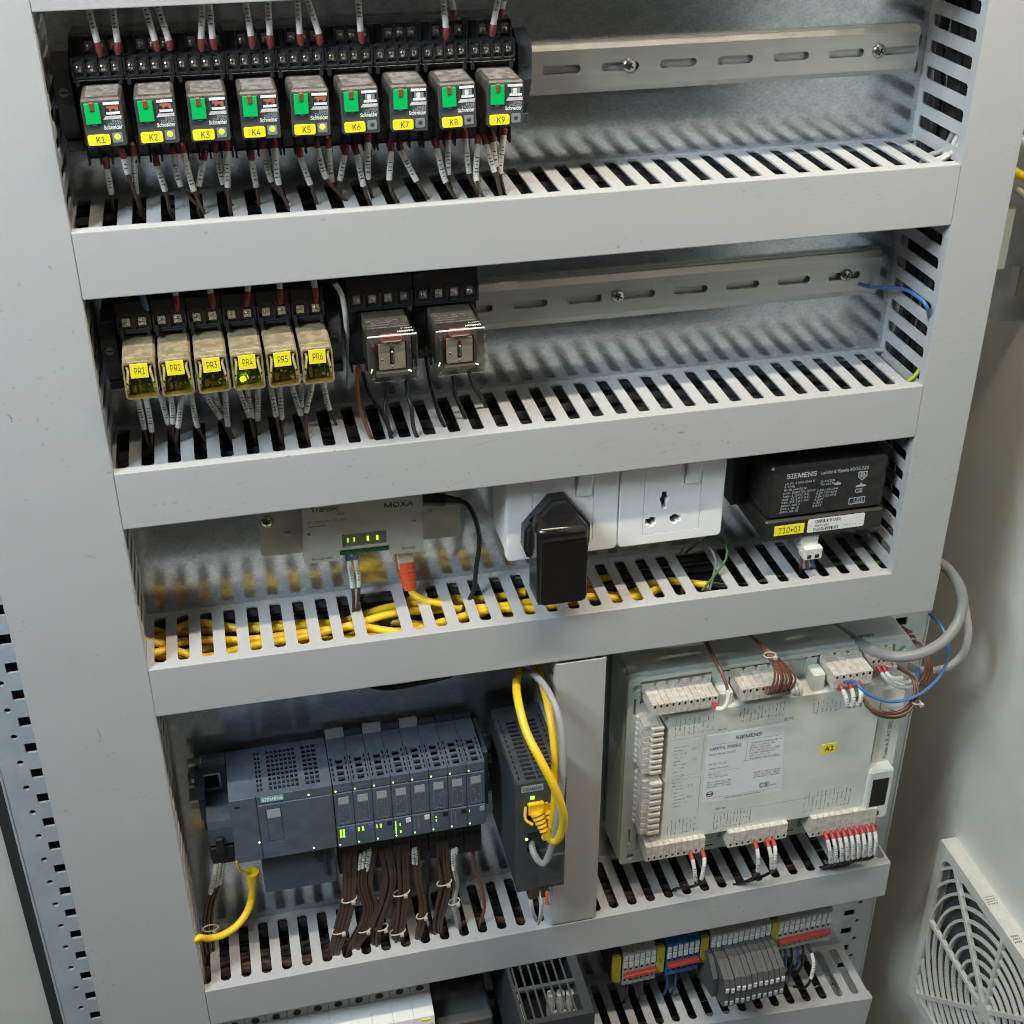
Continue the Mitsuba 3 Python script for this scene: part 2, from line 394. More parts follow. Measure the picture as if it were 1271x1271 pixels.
# ---------------------------------------------------------------- DIN rails
def din_rail(label, x0, x1, zc, hole0, hole_pitch=37.0, hole_len=24.0, hf=7.5, half=15.2, screws=(), tilt=0.0):
    t = thing('din_rail', label, 'mounting rail')
    xf = about((x0 + x1) / 2, hf, zc, [0, 1, 0], tilt)
    holes = []
    x = hole0
    while x < x1 - 4:
        if x + hole_len / 2 > x0 + 5:
            holes.append(rrect(x - hole_len / 2, x + hole_len / 2, zc - 2.7, zc + 2.7, 2.69))
        x += hole_pitch
    b = MB().plate(sbox(x0, zc - 11.4, x1, zc + 11.4).difference(unary_union(holes)), hf - 1.2, hf)
    for s in (-1, 1):
        o = [(hf, s * 11.4), (hf - 1.2, s * 11.4), (hf - 2.4, s * 12.4), (1.0, s * 12.4), (1.0, s * (half - .2)), (0.1, s * half), (0.1, s * half + s * .01), (2.2, s * half), (2.2, s * 13.6), (hf - 1.6, s * 13.6)]
        prof = Polygon([(hf, s * 11.4), (hf - 1.2, s * 11.4), (hf - 2.0, s * 12.0), (0.3, s * 12.0), (0.3, s * half), (hf - 3.0, s * half), (hf - 2.0, s * (half - 0.8))])
        prof = Polygon([(a, c + zc) for a, c in prof.exterior.coords])
        b.side(prof, x0, x1)
    b.box(x0, x1, hf - 4.4, hf - 3.8, zc - 5, zc + 5)  # backing strip added behind the slots to set how dark they look
    part(t, 'profile', b, 'm_rail', xf=xf)
    for sx in screws:
        m = MB().dome((sx, hf + .2, zc + .5), 4.6, flat=0.55, n=20)
        k = part(t, 'screw', m, 'm_screw_zinc', smooth=40, xf=xf)
        c = MB()
        for a in (25, 115):
            c.box(sx - 2.3, sx + 2.3, hf + 2.1, hf + 2.95, zc + .5 - .45, zc + .5 + .45, rot=rotm([0, 1, 0], a))
        part(k, 'cross_recess', c, 'm_recess', xf=xf)
    return t
din_rail('slotted steel rail running right from the first relay row', 4, 531, 59.2, 332.6 - 37.3 * 9, 37.3, screws=(338.1, 503.8))
din_rail('slotted steel rail running right from the two clear relays', 4, 527, -91.2, 351.0 - 37.3 * 9, 37.3, half=16.4, screws=(336.9, 501.5))
din_rail('steel rail carrying the modular controller and network switch', 10, 282, -470.0, 30)
din_rail('steel rail carrying breakers and terminal blocks at the bottom', -20, 560, -706.0, 30)

# ---------------------------------------------------------------- wires
def marks(mb, p, s0, s1, r, seed):
    r_ = random.Random(seed)
    s = s0 + (s1 - s0) * r_.uniform(0.28, 0.4)
    while s < s1 - 2.0 and s < s0 + (s1 - s0) * 0.78:
        mb.tube(cut(p, s, s + r_.uniform(0.45, 0.9)), r + 0.08, 5, smooth=False, arc=r_.uniform(0.6, 1.5))
        s += r_.uniform(1.7, 2.6)
def wire(name, pts, m, label, group=None, r=1.0, ferrule=None, fm='m_ferrule', sleeve=None, sleeve_r=1.75, seed=0, category='wire', mark=True, n=8):
    """pts run from the terminal outwards, in millimetres; ferrule = its length, sleeve = (start, end) along the wire"""
    p = catmull(pts)
    t = thing(name, label, category, group)
    part(t, 'conductor', MB().tube(p, r, n, smooth=False), m, smooth=50)
    if ferrule:
        q = cut(p, 0, ferrule)
        rr = np.interp(np.linspace(0, 1, len(q)), [0, 0.35, 1], [r * 1.15, 1.9, 1.95])
        part(t, 'ferrule', MB().tube(q, rr, 9, smooth=False), fm, smooth=50)
    if sleeve:
        q = cut(p, *sleeve)
        k = part(t, 'marker_sleeve', MB().tube(q, sleeve_r, 9, smooth=False), 'm_sleeve', smooth=50)
        if mark:
            mb = MB()
            marks(mb, p, sleeve[0], min(sleeve[1], arclen(p)[-1]), sleeve_r, seed)
            if mb.n:
                part(k, 'print', mb, 'm_ink_soft')
    return t

# ---------------------------------------------------------------- relay sockets and the nine relays of the first row
def screw_terminal(t, x, h, z, w=4.6, hh=5.0, tone='m_screw'):
    b = MB().box(x - w / 2, x + w / 2, h, h + 0.5, z - hh / 2, z + hh / 2, .1)
    b.box(x - w / 2, x + w / 2, h - 1.6, h + 1.4, z + hh / 2 - .5, z + hh / 2 + .5, .2)
    b.dome((x, h + .5, z - .3), 1.9, flat=0.6, n=10)
    k = part(t, 'terminal_screw', b, tone, smooth=40)
    return k
def relay_socket(label, group, xc, w, zr, ztop, rows, zb, hp=42.0, nb=4, wb=None, dz=0.0):
    """rows: (z, h, count) of the upper screw tiers; zr = (bottom, top) of the relay seat"""
    t = thing('relay_socket', label, 'relay socket', group)
    x0, x1 = xc - w / 2 + .25, xc + w / 2 - .25
    prof = [(3, zb), (3, ztop)]
    prof = [(4, zb + 2), (4, ztop - 3)]
    top = rows[-1]
    prof += [(top[1] - 8, ztop), (top[1] - .5, ztop - 1)]
    for z, h, n in reversed(rows):
        prof += [(h, z + 5.2), (h, z - 4.6)]
    prof += [(rows[0][1] + 1.5, rows[0][0] - 6.5), (hp + 2, zr[1] + 1.5), (hp, zr[1] + 1), (hp, zr[0] - 1), (hp - 1, zr[0] - 4), (hp - 5, zb + 3), (hp - 10, zb)]
    b = MB().side(Polygon(prof), x0, x1)
    part(t, 'body', b, 'm_black')
    f = MB()
    for z, h, n in rows:
        p = (w - 1.5) / n
        for i in range(n + 1):
            xx = x0 + .5 + i * p
            f.box(xx - .55, xx + .55, h - 1, h + 2.6, z - 4.4, z + 5.0, .2)
        f.box(x0, x1, h - 1, h + 1.8, z - 5.6, z - 4.2, .3)
    f.box(x0 + 1.0, x0 + 3, hp, hp + 8.5, zr[1] + 2, zr[1] + 9, .4).box(x1 - 3, x1 - 1.0, hp, hp + 8.5, zr[1] + 2, zr[1] + 9, .4)
    part(t, 'barriers', f, 'm_black')
    for z, h, n in rows:
        p = (w - 1.5) / n
        for i in range(n):
            if n == 4 and h == rows[-1][1] and len(rows) > 1 and i == 0:
                continue
            screw_terminal(t, x0 + .5 + (i + .5) * p, h, z)
    p = (w - 2) / nb
    f = MB()
    for i in range(nb + 1):
        f.box(x0 + .3 + i * p, x0 + 1.4 + i * p, hp - 9, hp - 1, zb - 1.5, zr[0] - 4, .3)
    part(t, 'lower_barriers', f, 'm_black')
    for i in range(nb):
        screw_terminal(t, x0 + .8 + (i + .5) * p, hp - 8.5, zr[0] - 7.5, 4.2, 4.6)
    return t
K0, KP, KS = 28.7, 26.95, -0.36
for i in range(9):
    relay_socket('black relay socket with twin screw tiers holding relay K%d' % (i + 1), 'black sockets of the first relay row', K0 - 1.2 + KP * i, KP, (46 + KS * i, 73 + KS * i), 99 + KS * i * .5,
                 [(84.6 + KS * i * .5, 49.0, 4), (93.6 + KS * i * .5, 40.0, 4)], 31 + KS * i)
def k_relay(i):
    xc, dz = K0 + KP * i, KS * i
    lit = i < 5
    t = thing('plug_in_relay', 'smoky relay with green lever and yellow tag reading K%d%s' % (i + 1, ', its lamp lit' if lit else ', its lamp unlit'), 'relay', 'relays with green levers in the first row')
    x0, x1, z0, z1, hf = xc - 10.0, xc + 10.0, 50.6 + dz, 75.3 + dz, 80.0
    part(t, 'case', MB().box(x0 - .3, x1 + .3, 40, hf - 1.0, z0 - .4, z1, 1.0), 'm_smoke', smooth=30)
    f = MB().plate(rrect(x0, x1, z0, z1 - 1.4, 0.7), hf - 1.2, hf)
    part(t, 'front_panel', f, 'm_face_grey')
    u = lambda a: x0 + (x1 - x0) * a
    v = lambda a: z1 - 1.2 - (z1 - z0 - 1.6) * a
    g = part(t, 'lever', MB().plate(sbox(u(.07), v(.48), u(.44), v(.03)).difference(sbox(u(.2), v(.17), u(.32), v(-.1))), hf, hf + 1.5), 'm_green')
    bt = part(g, 'test_button', MB().box(u(.2), u(.32), hf - .4, hf + 2.2, v(.19), v(.0), .35), 'm_brown_button')
    part(t, 'lever_notch', MB().plate(Polygon([(u(.16), v(.50)), (u(.36), v(.50)), (u(.31), v(.535)), (u(.21), v(.535))]), hf, hf + .2), 'm_print_grey')
    w = part(t, 'window', MB().box(u(.58), u(.95), hf - .3, hf + .15, v(.29), v(.10)), 'm_recess')
    part(t, 'window_trim', MB().box(u(.55), u(.96), hf, hf + .5, v(.085), v(.03)).box(u(.60), u(.95), hf, hf + .5, v(.30), v(.245)), 'm_print_white')
    if i < 5:
        part(t, 'armature', MB().box(u(.62), u(.92), hf + .1, hf + .3, v(.22), v(.11)), 'm_copper')
        part(t, 'armature_pin', MB().box(u(.62), u(.68), hf + .15, hf + .45, v(.24), v(.16)).box(u(.74), u(.83), hf + .15, hf + .45, v(.24), v(.18)), 'm_silver')
    else:
        part(t, 'armature', MB().box(u(.64), u(.9), hf + .1, hf + .3, v(.24), v(.11)), 'm_led_off')
        part(t, 'armature_pin', MB().box(u(.70), u(.80), hf + .15, hf + .45, v(.24), v(.12)), 'm_white')
    part(t, 'status_bar', MB().plate(Polygon([(u(.5), v(.41)), (u(.97), v(.41)), (u(.97), v(.335)), (u(.57), v(.335))]), hf, hf + .3), 'm_sticker')
    pr = text('RXM2', 1.25, u(.95), hf, v(.485), 'r')
    part(t, 'rating_print', join(pr, text('230 VAC', 1.25, u(.95), hf, v(.545), 'r')), 'm_print_grey')
    part(t, 'maker_print', text('Schneider', 2.0, u(.95), hf, v(.635), 'r', bold=True, width=(x1 - x0) * .47), 'm_print_white')
    tg = part(t, 'name_tag', MB().plate(rrect(u(.03), u(.60), v(.97), v(.735), 1.1), hf, hf + 1.0), 'm_yellow')
    part(tg, 'lettering', text('K%d' % (i + 1), 3.4, u(.34), hf + 1.0, v(.925), 'c', width=4.3), 'm_ink')
    led = part(t, 'indicator', MB().plate(rrect(u(.66), u(.92), v(.94), v(.72), .6), hf - .1, hf + .35), 'm_led_off')
    if lit:
        part(led, 'lamp', MB().dome((u(.79), hf + .3, v(.81)), 1.6, flat=.45), 'm_led_green', smooth=True, light=(0.55, 0.85, 0.03))
    else:
        part(led, 'lamp', MB().dome((u(.79), hf + .3, v(.82)), 1.3, flat=.45), 'm_face_grey', smooth=True)
    tl = MB().slab(sbox(x0 + 2, 50, x1 - 1.5, 74), z1, z1 + .12)
    part(t, 'top_sheen', tl, 'm_smoke_top_sheen')  # pale sheet: whitish reflection on the smoky top, put into the colour
for i in range(9):
    r_ = random.Random(900 + i)
    TILT[0] = about(K0 + KP * i, 60, 63, [0.15, 1, r_.uniform(-.4, .4)], r_.uniform(-1.1, 1.1))
    k_relay(i)
TILT[0] = None
def end_clamp(label, x0, x1, z0, z1, h0, h1):
    t = thing('end_clamp', label, 'rail clamp')
    zm = (z0 + z1) / 2
    part(t, 'body', MB().side(Polygon([(2, z0 + 4), (2, z1 - 4), (h0, z1 - 2), (h1, z1 - 9), (h1, zm - 2), (h1 - 8, z0 + 8), (h0, z0 + 3)]), x0, x1), 'm_end_clamp')
    part(t, 'foot', MB().box(x0 + .4, x1 + .8, 8, h1 - 10, z0 - 4, z0 + 2, .6), 'm_end_clamp')
    k = part(t, 'screw', MB().cyl(((x0 + x1) / 2, h1 - 2, zm + 5), ((x0 + x1) / 2, h1 + .2, zm + 5), 2.6, 14), 'm_screw_zinc', smooth=40)
    part(k, 'slot', MB().box((x0 + x1) / 2 - 2, (x0 + x1) / 2 + 2, h1, h1 + .35, zm + 4.6, zm + 5.4), 'm_recess')
end_clamp('dark grey rail clamp right of relay K9', 259.5, 267.5, 40, 92, 32, 45)
end_clamp('dark grey rail clamp left of relay K1', 3.5, 12.5, 40, 92, 32, 44)
TOPW = [
 [(30.6, 51, 90.4), (29.8, 50, 97.7), (27.9, 44, 110.1), (26.6, 38, 118.8)], [(39.5, 51, 90.8), (40.1, 50, 97.2), (39.8, 44, 112.8), (40.3, 38, 121.8)], [(60.4, 51, 91.4), (59.5, 50, 97), (56.7, 44, 111.2), (55, 38, 120.4)], [(66.8, 51, 91.5), (66.6, 50, 96.7), (63.1, 44, 112.2), (61.3, 38, 120.9)],
 [(83.5, 51, 90.2), (83.6, 50, 96.8), (86.3, 44, 111.9), (88.2, 38, 120.6)], [(90.3, 51, 90.7), (89.7, 50, 96.5), (90, 44, 112.2), (90.9, 38, 121.3)], [(110.4, 51, 90.2), (110.1, 50, 97), (109.2, 44, 111.8), (109.1, 38, 120.6)], [(120.1, 51, 90), (120.1, 50, 97), (121.1, 44, 112.5), (122.1, 38, 120.9)],
 [(136.7, 51, 90.6), (136.3, 50, 96.7), (136.8, 44, 112.4), (137.7, 38, 121.1)], [(146.6, 51, 90.3), (146.6, 50, 96.2), (142.5, 44, 112.1), (140.3, 38, 120.9)], [(170.1, 51, 90), (169.5, 50, 96.5), (169.8, 44, 111.6), (170.5, 38, 120.5)], [(216.7, 51, 89.8), (217.1, 50, 96.1), (216.8, 44, 109.5), (217.5, 38, 119)],
 [(222.9, 42, 97.7), (223.3, 41, 103.6), (222.7, 39, 108.4), (222.9, 36, 118.5)], [(243.1, 51, 90), (244.1, 50, 96.5), (248.1, 44, 108.2), (250.9, 38, 117.3)], [(250.2, 42, 97.5), (250.9, 41, 102.8), (252.5, 39, 107.1), (254.1, 36, 116.8)]]
TOPL = ['%s sleeved wire entering the socket of relay K%d from above' % (s_, k_) for k_, ss in ((1, 2), (2, 2), (3, 2), (4, 2), (5, 2), (6, 1), (8, 2), (9, 2)) for s_ in (('left white', 'right white') if ss == 2 else ('single white',))]
for i, p in enumerate(TOPW):
    fl = arclen(np.array(p))[1] * .95
    wire('marked_wire', p, 'm_wire_grey', TOPL[i], 'wires above the first relay row', ferrule=fl, sleeve=(fl, fl + 19 + (i * 5) % 6), seed=i)
BOTW = [
 [(24.3, 40, 33.7), (23.8, 37.2, 27), (23.7, 34.3, 9.4), (23.2, 31.5, 0)], [(33.6, 46, 40.2), (34.1, 43.3, 34), (34.7, 40.6, 24), (37.1, 37.9, 10), (38.6, 35.2, 0)], [(39.7, 46, 41.8), (39.5, 40.5, 34.3), (37.6, 34.9, 12.3), (39.1, 29.4, 0)], [(51.2, 40, 33.4), (51.3, 39.7, 27.2), (54.2, 39.4, 10.1), (54.9, 39.1, 0)],
 [(61.2, 44, 39.2), (61.3, 43.9, 34.6), (63, 43.7, 15.5), (73.9, 43.6, 0)], [(66.4, 44, 40.2), (66.8, 45.8, 34.8), (69.5, 47.6, 15.3), (74.2, 49.4, 0)], [(78.5, 44, 35.7), (77.4, 43.6, 29.8), (72.3, 43.3, 13), (71.2, 42.9, 0)], [(85.1, 44, 39.9), (84.7, 42.2, 33.4), (86.6, 40.4, 14.2), (90.2, 38.6, 0)],
 [(91, 44, 39.5), (90.6, 45, 34.3), (89, 46.1, 15.7), (88.8, 47.1, 0)], [(104.3, 42, 33.5), (104, 41.1, 27.2), (105.3, 40.2, 9), (105.9, 39.3, 0)], [(111.5, 44, 39.5), (111.2, 42.8, 33.9), (114, 41.5, 14), (122.6, 40.3, 0)], [(117.4, 44, 39.1), (117.4, 45.7, 34.3), (117.5, 47.4, 15.5), (121.9, 49.1, 0)],
 [(131.1, 44, 33.6), (131.4, 45.1, 27.9), (136.3, 46.1, 9.9), (138.8, 47.2, 0)], [(141.2, 44, 37.5), (141.6, 44.4, 32.4), (145.3, 44.8, 14.4), (156, 45.2, 0)], [(148, 44, 38), (148.3, 41.7, 31.8), (148.8, 39.4, 12.5), (154.1, 37.1, 0)],
 [(158.4, 42, 33.1), (157.2, 41.9, 26.7), (153.1, 41.9, 9.8), (154.5, 41.8, 0)], [(163.1, 42, 32.8), (164, 44.1, 26.9), (166.4, 46.2, 8.7), (168.9, 48.3, 0)], [(170.9, 46, 39.4), (170.8, 44.9, 34.5), (169.7, 43.9, 14), (171.6, 42.8, 0)], [(183.8, 44, 34.3), (183.5, 46.7, 28), (181.3, 49.3, 10), (184.5, 52, 0)], [(189.1, 44, 33.9), (189.2, 47.2, 28.3), (197.3, 50.3, 10.6), (203.4, 53.5, 0)],
 [(211, 44, 33), (210.4, 48.4, 28.1), (213.5, 52.8, 11.1), (219.1, 57.2, 0)], [(217.4, 46, 37.8), (217, 47.7, 32.9), (216.5, 49.4, 10.8), (219.3, 51.1, 0)], [(227.4, 46, 38.7), (227.2, 47.8, 33), (228.9, 49.6, 12.9), (233.8, 51.5, 0)], [(235.6, 44, 33), (234.3, 48.7, 29), (232.2, 53.3, 10.9), (235.4, 58, 0)], [(242.8, 46, 37.1), (243.7, 47.9, 30), (245.1, 49.7, 13.7), (247.5, 51.6, 0)], [(238.8, 44, 34.5), (239.2, 48.5, 28.6), (243.4, 53, 13.4), (246.2, 57.5, 0)], [(250.7, 48, 37.8), (250.1, 48.4, 34), (247.7, 48.7, 13.2), (250.1, 49.1, 0)]]
BOTL = ['%s white sleeved wire with red ferrule under relay K%d' % (s_, k_) for k_, n_ in ((1, 3), (2, 3), (3, 3), (4, 3), (5, 3), (6, 3), (7, 2), (8, 4), (9, 3)) for s_ in (('left', 'middle', 'right') if n_ == 3 else ('left', 'right') if n_ == 2 else ('first', 'second', 'third', 'fourth'))]
def into(p, dz=-16, dx=3):
    a = np.array(p[-1]); return list(p) + [tuple(a + [dx, -3, dz * .5]), tuple(a + [3 * dx, -6, dz])]
for i, p in enumerate(BOTW):
    a = arclen(np.array(p))
    fl = a[1]
    wire('marked_wire', into(p), 'm_wire_brown', BOTL[i], 'wires below the first relay row', ferrule=fl, sleeve=(fl, a[2] + (i % 3 - 1) * 2), seed=40 + i)
# ---------------------------------------------------------------- second row: six amber relays, two clear relays
mat('m_tan', mottled((0.20, 0.165, 0.10), (0.30, 0.25, 0.16), 220, grain=0.12), 0.4, spec=0.5)
mat('m_board', mottled((0.035, 0.075, 0.018), (0.11, 0.18, 0.03), 900), 0.35)
mat('m_amber_glint', (0.55, 0.50, 0.24), 0.22)
mat('m_gold', (0.75, 0.60, 0.12), 0.25, 1.0)
mat('m_beige_metal', mottled((0.46, 0.43, 0.35), (0.52, 0.48, 0.39), 150), 0.4, 0.3)
mat('m_pink', (0.62, 0.23, 0.20), 0.4)
mat('m_smoke_dark', (0.11, 0.10, 0.09), 0.6)
mat('m_coil', (0.09, 0.04, 0.025), 0.4)
scene['m_amber_clear'] = {'type': 'thindielectric', 'int_ior': 1.49, 'specular_transmittance': {'type': 'rgb', 'value': [0.93, 0.88, 0.58]}}
scene['m_smoke_clear'] = {'type': 'thindielectric', 'int_ior': 1.49, 'specular_transmittance': {'type': 'rgb', 'value': [0.84, 0.82, 0.78]}}
P0, PP = 26.6, 20.5
for i in range(6):
    TILT[0] = None
    xc, dz = P0 + PP * i, -0.45 * i
    relay_socket('black relay socket holding the amber relay PR%d' % (i + 1), 'black sockets of the amber relay row', xc - .8, PP - .3, (-101 + dz, -74 + dz), -50 + dz * .5, [(-63.2 + dz * .6, 45.0, 2)], -112 + dz, hp=40, nb=2)
    r_ = random.Random(950 + i)
    TILT[0] = about(xc, 60, -86, [0.15, 1, r_.uniform(-.4, .4)], r_.uniform(-1.3, 1.3))
    t = thing('amber_relay', 'amber cased relay with yellow tag reading PR%d%s' % (i + 1, ', glowing green inside' if i == 3 else ''), 'relay', 'amber relays with yellow tags')
    x0, x1, z0, z1, hf = xc - 9.3, xc + 9.3, -97.4 + dz * .6, -74.2 + dz * .75, 80.0
    part(t, 'case', MB().box(x0, x1, 38, hf - 7, z0, z1, 1.2), 'm_tan', smooth=30)
    rim = rrect(x0, x1, z0, z1, 2.2).difference(rrect(x0 + 1.1, x1 - 1.1, z0 + 1.2, z1 - 1.2, 1.6))
    part(t, 'rim', MB().plate(rim, hf - 7.2, hf - .3), 'm_tan')
    bd = part(t, 'circuit_board', MB().box(x0 + 1, x1 - 1, hf - 6.6, hf - 6, z0 + 1, z1 - 1), 'm_board')
    r_ = random.Random(300 + i)
    m = MB()
    for q in range(16):
        a, c = r_.uniform(x0 + 2.4, x1 - 3), r_.uniform(z0 + 2, z0 + 12)
        m.box(a, a + r_.uniform(.5, 1.4), hf - 6, hf - 5.2, c, c + r_.uniform(.6, 1.8))
    part(bd, 'components', m, 'm_sticker', kind='stuff')
    part(bd, 'contact', MB().box(xc - 1.8, xc + 1.8, hf - 6, hf - 3.5, z0 + 3.2, z0 + 5.0, .3).box(xc - .5, xc + .5, hf - 6, hf - 4, z0 + 5, z0 + 8.0, .2), 'm_gold')
    part(bd, 'resistor', MB().box(xc - 5.4, xc - 3.2, hf - 6, hf - 4.4, z0 + 2.6, z0 + 6.6, .3), 'm_sticker')
    if i == 3:
        part(bd, 'lamp', MB().dome((xc - 3.6, hf - 4.2, z0 + 5.6), 1.7), 'm_led_green', smooth=True, light=(3.0, 6.5, 0.08))
    # slanted reflections on the amber front, modelled as bright strips
    for s in (-1, 1):
        part(t, 'amber_glint', MB().tube([(xc + s * 7.8, hf - 2.5, z1 - 2.6), (xc + s * 6.2, hf - .6, z1 - 4.6), (xc + s * 7.6, hf - 1.0, z0 + 9), (xc + s * 8.0, hf - 1.6, z0 + 4)], .9, 6), 'm_amber_glint', smooth=50)
    part(t, 'top_lip', MB().box(xc - 6.2, xc + 6.2, hf - 6, hf - .8, z1 - 1.2, z1 + .5, .4), 'm_tan')
    part(t, 'clear_cover', MB().box(x0 + 1.0, x1 - 1.0, hf - .5, hf - .1, z0 + 1.1, z1 - 1.1), 'm_amber_clear')
    tg = part(t, 'name_tag', MB().box(xc - 5.0, xc + 5.0, hf + .1, hf + .6, z1 - 9.4, z1 - .6), 'm_yellow')
    part(tg, 'lettering', text('PR%d' % (i + 1), 4.4, xc, hf + .6, z1 - 7.2, 'c', width=5.8), 'm_ink')
TILT[0] = None
end_clamp('dark grey rail clamp left of amber relay PR1', 4.5, 13.5, -108, -66, 32, 42)
end_clamp('dark grey rail clamp right of amber relay PR6', 139.5, 147.5, -110, -66, 32, 44)
PRT = [[(34.6, 46, -56.9), (32.7, 44, -48.4), (32.8, 40, -38.4)], [(51.8, 46, -58.6), (51.8, 44, -48.5), (52.3, 40, -37.6)], [(73, 46, -59), (71.9, 44, -48.6), (71.9, 40, -38.4)], [(91.8, 46, -59.8), (93.9, 44, -49), (95.9, 40, -39)], [(112.4, 46, -60.1), (112.8, 44, -49), (113.5, 40, -39)], [(134, 46, -61.2), (133.5, 44, -49.2), (133.7, 40, -38.8)]]
for i, p in enumerate(PRT):
    wire('marked_wire', p, 'm_wire_grey', 'pale sleeved wire with %s ferrule entering the socket of amber relay PR%d from above' % ('blue' if i == 0 else 'red', i + 1), 'wires above the amber relays', ferrule=9.5, fm='m_ferrule_blue' if i == 0 else 'm_ferrule', sleeve=(9.5, 30), seed=90 + i)
PRB = [[(20.3, 40, -114.2), (21, 38.4, -126.1), (21.5, 36.7, -140), (22.7, 35.1, -153)], [(25.5, 40, -114.8), (25.7, 38.4, -126.7), (25.6, 36.9, -140.4), (23.7, 35.3, -153)], [(34, 40, -113), (34.7, 35.4, -122.5), (35.7, 30.8, -137.8), (36.8, 26.2, -153)], [(40.1, 40, -114.2), (40.2, 36.7, -125.3), (38.7, 33.3, -139.8), (38.8, 30, -153)], [(47.2, 40, -116.1), (45.1, 37.4, -125.5), (41.8, 34.9, -140.5), (39.2, 32.3, -153)],
 [(52.4, 42, -113), (52.7, 38.3, -123.1), (53.5, 34.6, -140), (56.9, 30.9, -153)], [(60.9, 40, -112.1), (62.7, 38.3, -122), (69.4, 36.5, -138.1), (73.5, 34.8, -153)], [(67, 40, -113.9), (68, 36.4, -124.7), (70.4, 32.7, -138.1), (73.2, 29.1, -153)], [(73.6, 42, -111.5), (73, 39.7, -122.5), (72.5, 37.4, -140), (75, 35.1, -153)], [(81.4, 40, -113.3), (82.7, 38.3, -120.9), (86.8, 36.6, -139.2), (88.2, 34.9, -153)],
 [(87.3, 40, -113.9), (87.2, 37.6, -121.8), (88.6, 35.2, -139), (88.9, 32.8, -153)], [(93.8, 42, -112.6), (93, 39.1, -122.8), (91.6, 36.2, -138.9), (90.9, 33.2, -153)], [(101.7, 40, -114.4), (101.9, 40.7, -121.9), (103.2, 41.4, -138.8), (104.6, 42.1, -153)], [(107, 40, -116.1), (106.8, 39.7, -123), (106.3, 39.3, -140.1), (105.9, 39, -153)], [(114.7, 42, -112.7), (115.1, 41.4, -120.2), (118.3, 40.9, -136), (121.2, 40.3, -153)],
 [(120.2, 40, -115.3), (120.2, 38.2, -122.9), (119.3, 36.4, -136.2), (121.2, 34.6, -153)], [(127.7, 42, -113), (126, 43.3, -120.6), (121.7, 44.7, -134.5), (121.1, 46, -153)], [(134.3, 42, -113.7), (135, 38.4, -123.3), (136.9, 34.8, -137.3), (141.4, 31.3, -153)]]
PRL = ['%s pale sleeved wire under amber relay PR%d' % (s_, k_) for k_, n_ in ((1, 2), (2, 3), (3, 4), (4, 3), (5, 3), (6, 3)) for s_ in (('left', 'middle', 'right') if n_ == 3 else ('left', 'right') if n_ == 2 else ('first', 'second', 'third', 'fourth'))]
for i, p in enumerate(PRB):
    a = arclen(np.array(p))
    wire('marked_wire', into(p), 'm_wire_brown', PRL[i], 'wires below the amber relays', sleeve=(0, a[2] + (i % 3 - 1) * 2), seed=120 + i)
